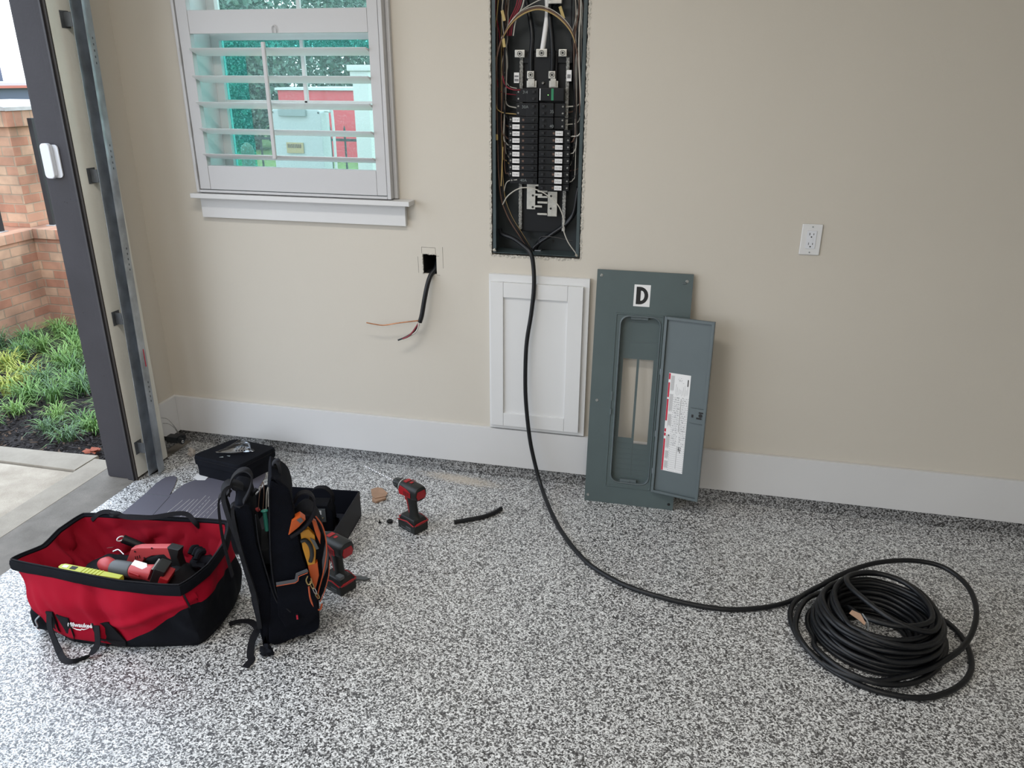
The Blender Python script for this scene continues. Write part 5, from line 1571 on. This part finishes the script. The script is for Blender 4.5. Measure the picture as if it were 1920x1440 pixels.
# crumpled clear bag
b = MB()
A_, B_ = Vector((-2.032, -0.281, 0.112)), Vector((-1.864, -0.229, 0.112))
rings = []
pr = [(0, .002, .002), (.10, .010, .004), (.25, .026, .010), (.45, .038, .018), (.62, .042, .026), (.78, .038, .028), (.86, .024, .020), (.90, .006, .006), (.95, .008, .004), (1.0, .003, .003)]
ax = (B_ - A_); axn = ax.normalized(); sd2 = axn.cross(Vector((0, 0, 1)))
random.seed(2)
for t, w, h in pr:
    c = A_ + ax * t
    rings.append([c + sd2 * (w * math.cos(a) * random.uniform(.8, 1.1)) + Vector((0, 0, -.003 + max(0, h * (1 + math.sin(a)) * random.uniform(.75, 1.1)))) for a in [k * PI / 9 for k in range(18)]])
b.loft(rings); o = b.build('plastic_bag', 'clear_plastic', origin=tuple(A_ + ax * .5 + Vector((0, 0, -.004)))); tag(o, 'crumpled clear plastic bag of hardware on the black lidded box', 'plastic bag')
b = MB()
for k in range(4):
    c = A_ + ax * (.55 + k * .07)
    b.cyl(c + sd2 * .012 + Vector((0, 0, .008)), c - sd2 * .014 + Vector((0, 0, .014)), .004, n=8)
hwb = b.build('hardware', 'chrome', o)
for p, a, lb_ in (((-1.979, -0.315, 0.108), .3, 'tiny pale paper chip on the black lidded box, the left one of two'), ((-1.954, -0.298, 0.108), -.2, 'tiny pale paper chip on the black lidded box, the right one of two')):
    b = MB(); b.prism([(-.010, -.002), (.008, -.004), (.004, .005)], 0, .0012, 'z', M=Matrix.Translation(p) @ Matrix.Rotation(a, 4, 'Z')); o = b.build('paper_chip', 'tape_grey', origin=p); tag(o, lb_, 'paper chip', 'paper chips on the black box')

# open black tray (box lid upside down)
tr = thing('open_tray', 'shallow open black tray box on the floor behind the backpack', 'tray', (-1.43, -.66, 0), (0, 0, math.radians(6)))
TM = Matrix.Translation((-1.43, -.66, 0)) @ Matrix.Rotation(math.radians(6), 4, 'Z')
TX, TY0, TY1, TH = .205, -.17, .165, .118
def tb(b, nm, m_, parent=tr, **k):
    b.bm.transform(TM); return b.build(nm, m_, parent, **k)
b = MB(); b.box((-TX, TY0, .001), (TX, TY1, .005)); tb(b, 'bottom', 'card_tray')
for q in (((-TX, TY1 - .004), (TX, TY1)), ((-TX, TY0), (TX, TY0 + .004)), ((-TX, TY0 + .0045), (-TX + .004, TY1 - .0045)), ((TX - .004, TY0 + .0045), (TX, TY1 - .0045))):
    b = MB(); b.box((*q[0], .0055), (*q[1], TH), .001); tb(b, 'side_wall', 'tray_black')
b = MB(); b.box((TX + .0002, TY0 + .01, .02), (TX + .001, TY0 + .014, .06)); tb(b, 'side_print', 'tape_grey')
# contents of the tray
PCM = Matrix.Translation((-1.354, -0.599, 0.006)) @ Matrix.Rotation(.25, 4, 'Z')
pc_ = thing('tool_pouch', 'black nylon pouch with an arched handle standing in the open tray', 'pouch', (-1.354, -0.599, 0.006))
b = MB(); b.prism([(-.048, .0), (.046, .0), (.050, .085), (.030, .118), (-.030, .120), (-.052, .088)], -.034, .034, 'y', .008, M=PCM); b.build('pouch_body', 'black_fabric', pc_)
b = MB(); b.strap([PCM @ Vector(q) for q in spline([(-.034, -.01, .112), (-.040, -.006, .150), (-.020, 0, .178), (.020, 0, .180), (.044, .004, .150), (.046, .006, .108)], 6)], .024, .004, (0, 1, 0)); b.build('handle', 'webbing', pc_)
b = MB(); b.box((-.036, -.0375, .045), (.022, -.0345, .105), .001, M=PCM); lbp = b.build('pouch_plate', 'tool_grey', pc_)
b = MB(); b.box((-.020, -.039, .080), (.006, -.0378, .098), .0002, M=PCM); b.build('pouch_label', 'label_white', lbp)
for k in range(4):
    b = MB(); b.ball(tuple(PCM @ Vector((-.026 + k * .012, -.038, .060 + .004 * (k % 2)))), .0032, sub=1); b.build('stud', 'brass', lbp)
cl_ = thing('camera_case', 'small black device with chrome edge just right of the backpack top', 'device', (-1.506, -0.483, 0))
b = MB(); b.box((-.03, -.022, .0), (.03, .022, .10), .006, M=Matrix.Translation(((-1.397, -0.682, 0.13)[0], (-1.397, -0.682, 0.13)[1], .006)) @ Matrix.Rotation(.5, 4, 'Z')); b.build('body', 'black_plastic', cl_)
b = MB(); b.tube([(-1.419, -0.629, 0.135), (-1.391, -0.652, 0.135), (-1.361, -0.673, 0.132)], [.0022, .0012, .0022], 6); b.build('chrome_edge', 'chrome', cl_)
b = MB(); b.ball((-1.405, -0.651, 0.125), .006, sc=(1, .6, 1)); b.build('lens', 'tinned_bar', cl_)
cu = MB()
c_ = Vector((-1.287, -0.571, 0.006))
rings = []
for z, r in ((.0, .014), (.002, .016), (.028, .020), (.0285, .0185), (.003, .0145)):
    rings.append([(c_.x + 1.15 * r * math.cos(a) * 1.25, c_.y + r * math.sin(a) * 1.25, .006 + z * 1.7) for a in [k * PI / 12 for k in range(24)]])
cu.loft(rings, cap=False); o = cu.build('plastic_cup', 'clear_plastic', origin=tuple(c_)); tag(o, 'clear plastic cup in the near corner of the open black tray', 'cup')

b = MB(); b.prism([(p[0], p[1]) for p in ((-1.284, -0.275, 0), (-1.263, -0.251, 0), (-1.239, -0.255, 0), (-1.2, -0.289, 0), (-1.197, -0.317, 0), (-1.235, -0.345, 0), (-1.259, -0.327, 0))], .010, .013, 'z', .0005, M=None)
b.prism([(p[0], p[1]) for p in ((-1.254, -0.335, 0), (-1.208, -0.315, 0), (-1.193, -0.326, 0), (-1.224, -0.366, 0), (-1.245, -0.357, 0))], .001, .0095, 'z')
o = b.build('cardboard_scrap', 'cardboard', origin=(-1.234, -0.312, 0)); tag(o, 'torn brown cardboard scrap on the floor right of the open tray', 'cardboard scrap')
b = MB()
c_ = Vector((-1.11, -0.495, 0.006))
b.tube([c_ + Vector((.009 * math.cos(a), .009 * math.sin(a), 0)) for a in [k * PI / 10 for k in range(20)]], .0045, 8, closed=True); b.cyl(c_ + Vector((0, 0, -.005)), c_ + Vector((0, 0, .002)), .006, n=12)
o = b.build('cable_grommet', 'black_plastic', origin=(-1.114, -0.486, 0)); tag(o, 'small round black rubber ring on the floor left of the drill battery', 'grommet')
b = MB(); p = Vector((-1.147, -0.512, 0.003)); b.cyl(p, p + Vector((0, .002, .012)), .0045, .0015, 8); b.cyl(p, p + Vector((0, 0, .002)), .006, n=8)
o = b.build('small_plug', 'black_plastic', origin=(-1.149, -0.507, 0)); tag(o, 'tiny black plug on the floor between the tray and the round rubber ring', 'plug')
b = MB(); b.ball((-2.261, -0.143, 0.016), .018, sc=(1, .8, .95), jit=1.2, sub=3)
o = b.build('plaster_lump', 'debris', origin=(-2.283, -0.116, 0)); tag(o, 'pale crumb of plaster on the floor in the corner, left of the black box', 'plaster lump')
b = MB(); p = Vector((-1.082, -0.886, 0.012))
b.prism([(-.03, -.012), (.022, -.010), (.036, .001), (.02, .010), (-.03, .012)], -.003, .003, 'z', .001, M=Matrix.Translation(p + Vector((.01, 0, -.008))) @ Matrix.Rotation(.1, 4, 'Z'))
o = b.build('putty_knife', 'tool_grey', origin=(-1.09, -0.871, 0)); tag(o, 'small grey pointed blade on the floor beside the driver battery', 'blade')

# ------------------------------------------------------------------ garage door track, sensors
gt_ = thing('door_track', 'galvanized vertical garage door track beside the door opening', 'garage door track', (-2.305, -.33, 0))
b = MB()
sec = [(-2.315, -.372), (-2.313, -.372), (-2.313, -.310), (-2.2900, -.296), (-2.284, -.302), (-2.2815, -.330), (-2.284, -.345), (-2.2835, -.330), (-2.286, -.3035), (-2.2915, -.2985), (-2.315, -.3125)]
def track(z0, z1, dy0, dy1):
    b.loft([[(x, y + dy0, z0) for x, y in sec], [(x, y + dy1, z1) for x, y in sec]])
track(.012, 2.45, -.020, .040)
b.build('track', 'galvanized', gt_)
for z, dy in ((.15, -.016), (.75, -.002), (1.335, .012), (1.9, .026)):
    b = MB()
    b.box((-2.3495, -.39 + dy, z - .030), (-2.3475, -.345 + dy, z + .030), .0005); b.box((-2.347, -.3745 + dy, z - .025), (-2.3155, -.3715 + dy, z + .025), .0005); 
    b.build('bracket', 'galvanized_dark', gt_)
b = MB()
for k in range(10):
    for z0 in (.72, 1.20): pass
for z0 in (.36, .95, 1.36, 1.75):
    for k in range(5):
        z = z0 + k * .022; dy = -.020 + .060 * z / 2.44
        b.box((-2.2840, -.322 + dy, z - .004), (-2.2809, -.318 + dy, z + .004))
b.build('slot', 'galvanized_dark', gt_)
b = MB(); b.box((-2.2838, -.326, .52), (-2.2812, -.322, .60)); b.build('red_mark', 'red_print', gt_)
ps = thing('photo_eye', 'small black safety sensor low down behind the door track', 'sensor', (-2.30, -.16, .05))
b = MB(); b.box((-2.345, -.205, .088), (-2.285, -.165, .118), .003); b.box((-2.419, -.200, .095), (-2.345, -.196, .115)); b.build('bracket', 'black_plastic', ps)
b = MB(); b.cyl((-2.290, -.190, .100), (-2.262, -.196, .098), .014, n=14); b.box((-2.335, -.165, .082), (-2.285, -.135, .112), .005); b.build('housing', 'black_plastic', ps)
b = MB(); b.tube([(-2.2612, -.196 + .006 * math.cos(a), .098 + .006 * math.sin(a)) for a in [k * PI / 8 for k in range(16)]], .0018, 5, closed=True); b.build('lens_ring', 'chrome', ps)
for pts in ([(-2.349, -.205, .215), (-2.33, -.19, .205), (-2.315, -.175, .17), (-2.31, -.15, .115)], [(-2.349, -.20, .185), (-2.335, -.18, .175), (-2.32, -.165, .15), (-2.315, -.15, .112)]):
    b = MB(); b.tube(spline(pts, 6), .0016, 6); b.build('wire', 'tinned_bar', ps)
ds = thing('door_sensor', 'white plastic door sensor mounted on the grey door jamb', 'sensor', (-2.45, -.423, 1.39))
def sm(b, z, x): return Matrix.Translation((x, -.4225, z)) @ Matrix.Rotation(math.radians(0), 4, 'Y')
b = MB(); b.prism(rrect(-.030, .022, -.062, .062, .014, 6), -.006, -.0005, 'y', .001, M=sm(b, 1.394, -2.440)); b.build('back_plate', 'sensor_white', ds)
b = MB(); b.prism(rrect(-.030, .014, -.066, .066, .016, 6), -.026, -.0065, 'y', .004, M=sm(b, 1.396, -2.452), seg=3); b.build('housing', 'sensor_white', ds)
b = MB()
for x, z in ((-2.41, 1.25), (-2.43, 1.235), (-2.44, 1.238), (-2.46, .78), (-2.42, .50)): b.cyl((x, -.4228, z), (x, -.4219, z), .0022, n=6)
b.build('nail_hole', 'ink', jamb)

# ------------------------------------------------------------------ outside the garage door
b = MB(); b.box((-2.566, -6.5, -.12), (-2.3605, .0, -.0005)); b.bm.verts.ensure_lookup_table(); struct(b.build('driveway_slab', 'slab_concrete', smooth=False))
b = MB(); b.box((-2.702, -6.5, -.12), (-2.574, -.275, -.004), .003); struct(b.build('driveway_edge', 'edge_concrete'))
b = MB(); b.box((-12, -9.0, -.14), (-2.706, -.405, -.012), .004); struct(b.build('driveway', 'apron_concrete'))
b = MB(); b.prism([(-12, -.400), (-2.706, -.400), (-2.706, -.245), (-3.0, -.262), (-4.0, -.29), (-12, -.30)], -.14, -.002, 'z', .004); struct(b.build('bed_edging', 'edge_concrete'))
b = MB(); b.box((-60, -30, -.6), (60, 60, -.5)); struct(b.build('ground', 'gravel', smooth=False))
b = MB()   # mulch bed, gently uneven
nx, ny = 60, 48
G = [[b.bm.verts.new((-6.5 + 3.88 * i / nx, -.30 + 2.06 * j / ny, -.045 - .045 * (j / ny) + noise.noise(Vector((i * .33, j * .33, 2))) * .022)) for j in range(ny + 1)] for i in range(nx + 1)]
for i in range(nx):
    for j in range(ny): b.bm.faces.new((G[i][j], G[i + 1][j], G[i + 1][j + 1], G[i][j + 1]))
struct(b.build('mulch_bed', 'mulch_ground'))
def bedz(x, y): return -.045 - .045 * ((y + .30) / 2.06) + .0
random.seed(31)
b = MB()
for k in range(4200):
    x = random.uniform(-4.6, -2.7); y = random.uniform(-.24, 1.0)
    if random.random() < .35: y = random.uniform(-.24, .2)
    L_ = random.uniform(.004, .020); w = random.uniform(.0018, .0055)
    M = Matrix.Translation((x, y, bedz(x, y) + random.uniform(.004, .022))) @ Matrix.Rotation(random.uniform(0, 6.3), 4, 'Z') @ Matrix.Rotation(random.uniform(-.5, .5), 4, 'Y') @ Matrix.Rotation(random.uniform(-.6, .6), 4, 'X')
    b.box((-L_, -w, -.0015), (L_, w, .0015), M=M, mi=0 if random.random() < .86 else 1)
o = b.build('mulch_chips', ['chip_dark', 'chip_brown'], smooth=False)
tag(o, 'dark shredded bark mulch covering the planting bed', 'mulch', kind='stuff')
# clumps of liriope
def clump(x, y, n, r, h, c, label, seed):
    random.seed(seed)
    b = MB()
    z0 = bedz(x, y) - .005
    for k in range(n):
        a = random.uniform(0, 2 * PI)
        R_ = r * random.uniform(.35, 1.1); H_ = h * random.uniform(.55, 1.1); w = random.uniform(.0014, .0030)
        bx_, by_ = x + random.gauss(0, .018), y + random.gauss(0, .018)
        droop = random.uniform(.1, .65) * H_
        sx, sy = -math.sin(a) * w, math.cos(a) * w
        prev = None
        for t, ww in ((0, .8), (.35, 1), (.7, .8), (1, .08)):
            px_ = bx_ + math.cos(a) * R_ * (t ** 1.3); py_ = by_ + math.sin(a) * R_ * (t ** 1.3)
            pz_ = z0 + H_ * (1 - (1 - t) ** 1.8) - droop * t ** 3
            cur = (b.bm.verts.new((px_ + sx * ww, py_ + sy * ww, pz_)), b.bm.verts.new((px_ - sx * ww, py_ - sy * ww, pz_)))
            if prev:
                f = b.bm.faces.new((prev[0], prev[1], cur[1], cur[0])); f.material_index = c[0] if random.random() < .75 else c[1]
            prev = cur
    o = b.build('grass_clump', ['blade_a', 'blade_b', 'blade_c', 'blade_d'], origin=(x, y, z0))
    tag(o, label, 'grass clump', 'grass clumps in the bed')
pos = [(-4.48, 1.50), (-4.51, 1.25), (-4.66, 1.14), (-4.27, 1.40), (-4.29, 1.13), (-4.32, .98), (-4.21, .75), (-3.95, .62), (-3.95, .91), (-3.76, .81), (-3.78, .57), (-3.58, .57), (-3.87, .42), (-3.50, .36), (-3.46, .53), (-3.66, .34), (-3.30, .16), (-3.10, .12), (-3.20, -.02), (-3.00, .06), (-3.56, .16), (-3.54, -.04), (-3.04, -.08), (-4.1, 1.25), (-4.0, 1.1), (-3.7, 1.0), (-3.35, .72), (-3.2, .5), (-3.05, .32)]
ROWS = ('in the front row on bare mulch', 'in the second row from the front', 'in the third row from the front', 'in the fourth row from the front', 'in the last row under the brick wall')
def rowof(y): return 0 if y < .2 else 1 if y < .5 else 2 if y < .8 else 3 if y < 1.12 else 4
for k, (x, y) in enumerate(pos):
    near = y < .2
    row = rowof(y)
    mates = sorted(p[0] for p in pos if rowof(p[1]) == row)
    n_ = mates.index(x); m_ = len(mates)
    wh = 'leftmost' if n_ == 0 else 'rightmost' if n_ == m_ - 1 else ('second', 'third', 'fourth', 'fifth', 'sixth', 'seventh', 'eighth', 'ninth')[n_ - 1] + ' clump from the left'
    lab_ = 'green grass clump ' + ROWS[row] + ', ' + wh
    if x < -3.8 and .3 < y < .8: c = (3, 1)
    else: c = [(1, 0), (0, 2), (2, 0), (0, 1)][k % 4]
    clump(x, y, 120 if not near else 90, .17 if not near else .11, .17 if not near else .12, c, lab_, 100 + k)
b = MB(); b.ball((0, 0, 0), .026, sc=(1.2, .8, .35), jit=1.6, sub=3); 
for v in b.bm.verts: v.co += Vector((-2.80, -.17, -.025))
o = b.build('dead_leaf', 'leaf_red', origin=(-2.80, -.17, -.04)); tag(o, 'reddish dead leaf on the mulch beside the grey door jamb', 'leaf')
# brick walls and pier
b = MB(); b.box((-5.06, -2.5, -.4), (-4.785, 2.0, .575)); o = b.build('brick_wall', 'brick', smooth=False, uv=True)
b = MB(); b.box((-5.075, -2.5, .576), (-4.77, 2.01, .645), .004); c_ = b.build('brick_coping', 'brick_soldier', o, smooth=False, uv=True)
tag(o, 'low brick garden wall on the left running towards the camera', 'brick wall')
b = MB(); b.box((-4.7845, 1.76, -.4), (-2.7, 2.02, .575)); o = b.build('brick_wall', 'brick', smooth=False, uv=True)
b = MB(); b.box((-4.7695, 1.745, .576), (-2.7, 2.03, .650), .004); b.build('brick_coping', 'brick_soldier', o, smooth=False, uv=True)
tag(o, 'low brick garden wall on the right, meeting the other at the inner corner', 'brick wall')
b = MB(); b.box((-5.5, 1.80, .6465), (-4.83, 2.40, 1.36)); pr_ = b.build('brick_pier', 'brick', smooth=False, uv=True)
tag(pr_, 'tall square brick pier with a pale cap standing on the garden wall corner', 'brick pier')
b = MB(); b.box((-5.53, 1.77, 1.3605), (-4.80, 2.43, 1.470), .004); b.build('brick_band', 'brick_soldier', pr_, smooth=False, uv=True)
b = MB(); b.prism([(-5.54, 1.4705), (-4.79, 1.4705), (-4.79, 1.495), (-4.95, 1.53), (-5.38, 1.53), (-5.54, 1.495)], 1.76, 2.44, 'y', .004); b.build('stone_cap', 'stone_cap', pr_)
# iron fence posts
def post(x, y, z0, z1, lab_):
    b = MB(); b.box((x - .02, y - .02, z0 + .006), (x + .02, y + .02, z1), .003)
    o = b.build('fence_post', 'iron_black', origin=(x, y, z0)); tag(o, lab_, 'fence post')
    b = MB(); b.box((x - .035, y - .035, z0 + .0005), (x + .035, y + .035, z0 + .006)); b.build('base_plate', 'stone_cap', o)
    return o
post(-4.90, 1.60, .6455, 1.7, 'black iron fence post on the left garden wall at the photo edge')
post(-4.715, 1.90, .6505, 1.42, 'black iron fence post right of the brick pier')
# far off: blue sheds with a red eaves line, and a grey tower
fb = thing('distant_building', 'distant dark blue metal building with a red roof edge above the garden wall', 'building', (-42, 37, -.5))
b = MB(); b.box((-50, 25, .30), (-40, 60, 1.0)); b.build('siding', 'building_blue', fb, smooth=False)
b = MB(); b.box((-50.3, 24.7, 1.005), (-39.7, 60.3, 1.14)); b.build('roof_edge', 'hydrant_red', fb, smooth=False)
b = MB(); b.box((-50, 24.8, 1.145), (-39.9, 60, 1.30)); b.build('roof', 'building_white', fb, smooth=False)
b = MB(); b.box((-50, 25, -.5), (-39.95, 60, .295)); b.build('white_base', 'building_white', fb, smooth=False)
b = MB(); b.box((-53.6, 48.6, -.5), (-52.4, 50.4, 5.1), .05); o = b.build('distant_tower', 'building_blue', origin=(-53, 49.5, -.5), smooth=False); tag(o, 'distant blue grey tower rising behind the long metal building', 'tower')

# ------------------------------------------------------------------ beyond the window
b = MB(); b.box((-40, .25, -.5), (20, 60, -.12)); struct(b.build('lawn', 'lawn', smooth=False))
rw = thing('red_building', 'red sided building across the lawn, seen through the window', 'building', (-8.6, 15, -.12))
b = MB(); b.box((-9.95, 15, -.118), (-6.8, 18, 1.40)); b.build('siding', 'building_red', rw, smooth=False)
b = MB(); b.box((-10.0, 14.95, 1.405), (-6.75, 18.1, 1.46)); b.build('roof', 'building_white', rw, smooth=False)
cm = thing('porch_column', 'white square porch column with a moulded cap outside the window', 'column', (-2.63, 3.06, -.12))
b = MB(); b.box((-2.695, 3.0, -.118), (-2.568, 3.127, 1.70), .004); b.build('shaft', 'ext_white', cm)
b = MB(); b.box((-2.708, 2.987, 1.7005), (-2.555, 3.14, 1.745), .004); b.box((-2.725, 2.97, 1.7455), (-2.538, 3.157, 1.79), .006); b.build('cap', 'ext_white', cm)
uc = thing('utility_cabinet', 'white plastic utility cabinet with a tan label standing outside the window', 'cabinet', (-2.66, 2.2, -.12))
b = MB(); b.prism(rrect(-2.868, -2.495, -.118, 1.500, .03, 5), 2.0, 2.13, 'y', .010); b.build('cabinet_body', 'utility_white', uc)
b = MB(); b.box((-2.80, 1.98, 1.455), (-2.60, 1.998, 1.505), .004); b.build('tape_strip', 'tape_grey', uc)
b = MB(); b.box((-2.765, 1.990, 1.215), (-2.64, 1.9985, 1.285), .001); lb2 = b.build('warning_label', 'label_tan', uc)
b = MB()
for k in range(8): b.box((-2.755 + k * .013, 1.988, 1.25), (-2.747 + k * .013, 1.9895, 1.275))
b.build('label_print', 'wire_brown', lb2, smooth=False)
b = MB(); b.tube(spline([(-2.455, 2.05, -.118), (-2.44, 2.05, .8), (-2.435, 2.05, 1.44), (-2.455, 2.05, 1.485), (-2.49, 2.05, 1.49)], 6), .010, 8); b.build('conduit', 'ext_white', uc)
for x in (-2.850, -2.513):
    b = MB(); b.cyl((x, 1.996, 1.478), (x, 1.9995, 1.478), .006, n=10); b.build('rivet', 'ink', uc)
bo = MB(); bo.tube([(-3.98, 3.5, -.118), (-3.98, 3.5, 1.08), (-3.98, 3.5, 1.12), (-3.98, 3.5, 1.15)], [.06, .06, .05, .015], 16)
o = bo.build('bollard', 'hydrant_red', origin=(-3.98, 3.5, -.12)); tag(o, 'salmon red round topped bollard outside the window', 'bollard')
fe = thing('iron_fence', 'black iron picket fence across the lawn outside the window', 'fence', (-5, 6, -.12))
for k in range(22):
    x = -6.6 + k * .187
    b = MB(); b.box((x - .009, 5.991, -.118), (x + .009, 6.009, 1.13)); b.tube([(x, 6, 1.13), (x, 6, 1.165)], [.010, .001], 6); b.build('picket', 'iron_black', fe, smooth=False)
for z in (.08, .98):
    b = MB(); b.box((-6.7, 5.99, z), (-2.4, 6.01, z + .03)); b.build('fence_rail', 'iron_black', fe, smooth=False)
def tree(x, y, z0, h, r, n, label, seed, mats_):
    random.seed(seed)
    t = thing('tree', label, 'tree', (x, y, z0), group=None)
    b = MB(); b.tube([(x, y, z0), (x + .05, y, z0 + h * .3), (x - .08, y, z0 + h * .6)], [.14, .10, .06], 8); b.build('trunk', 'bark', t)
    b = MB()
    for k in range(n):
        th_ = random.uniform(0, 2 * PI); u = random.uniform(-1, 1); rr = random.random() ** .35
        s_ = math.sqrt(1 - u * u)
        kk = 1 + .35 * noise.noise(Vector((math.cos(th_) * s_ * 2, math.sin(th_) * s_ * 2, u * 2 + seed)))
        c = Vector((x + r * kk * rr * s_ * math.cos(th_), y + r * kk * rr * s_ * math.sin(th_), z0 + h * .55 + h * .55 * kk * rr * u))
        if c.z < z0: c.z = z0 + random.uniform(0, .4)
        s = random.uniform(.04, .11)
        a = Vector((random.gauss(0, 1), random.gauss(0, 1), random.gauss(0, 1))).normalized() * s
        d = a.cross(Vector((random.gauss(0, 1), random.gauss(0, 1), random.gauss(0, 1)))).normalized() * s * .7
        b.quad(c - a, c + d, c + a, c - d, random.choice((0, 1, 1, 2)))
    b.build('foliage', mats_, t, smooth=False)
LM_ = ['leaf_a', 'leaf_b', 'leaf_c']
for x, y, h, r, lb_, k in ((-15.2, 20, 6.5, 2.2, 'bushy green tree at the left behind the red building', 0), (-10.6, 20.5, 6.0, 2.2, 'bushy green tree at the right behind the red building', 1),
                       (-14.2, 27, 9, 2.6, 'taller green tree in the back row, in the gap above the red building', 2), (-19.6, 27, 9, 2.6, 'taller green tree in the back row at its left end', 3),
                       (-11.6, 16.6, 3.6, 1.1, 'low leafy bush at the left corner of the red building', 4), (-17.0, 33.5, 13, 3.6, 'tallest green tree, farthest back of all behind the red building', 5)):
    tree(x, y, -.12, h, r, 8000, lb_, 50 + k, LM_)
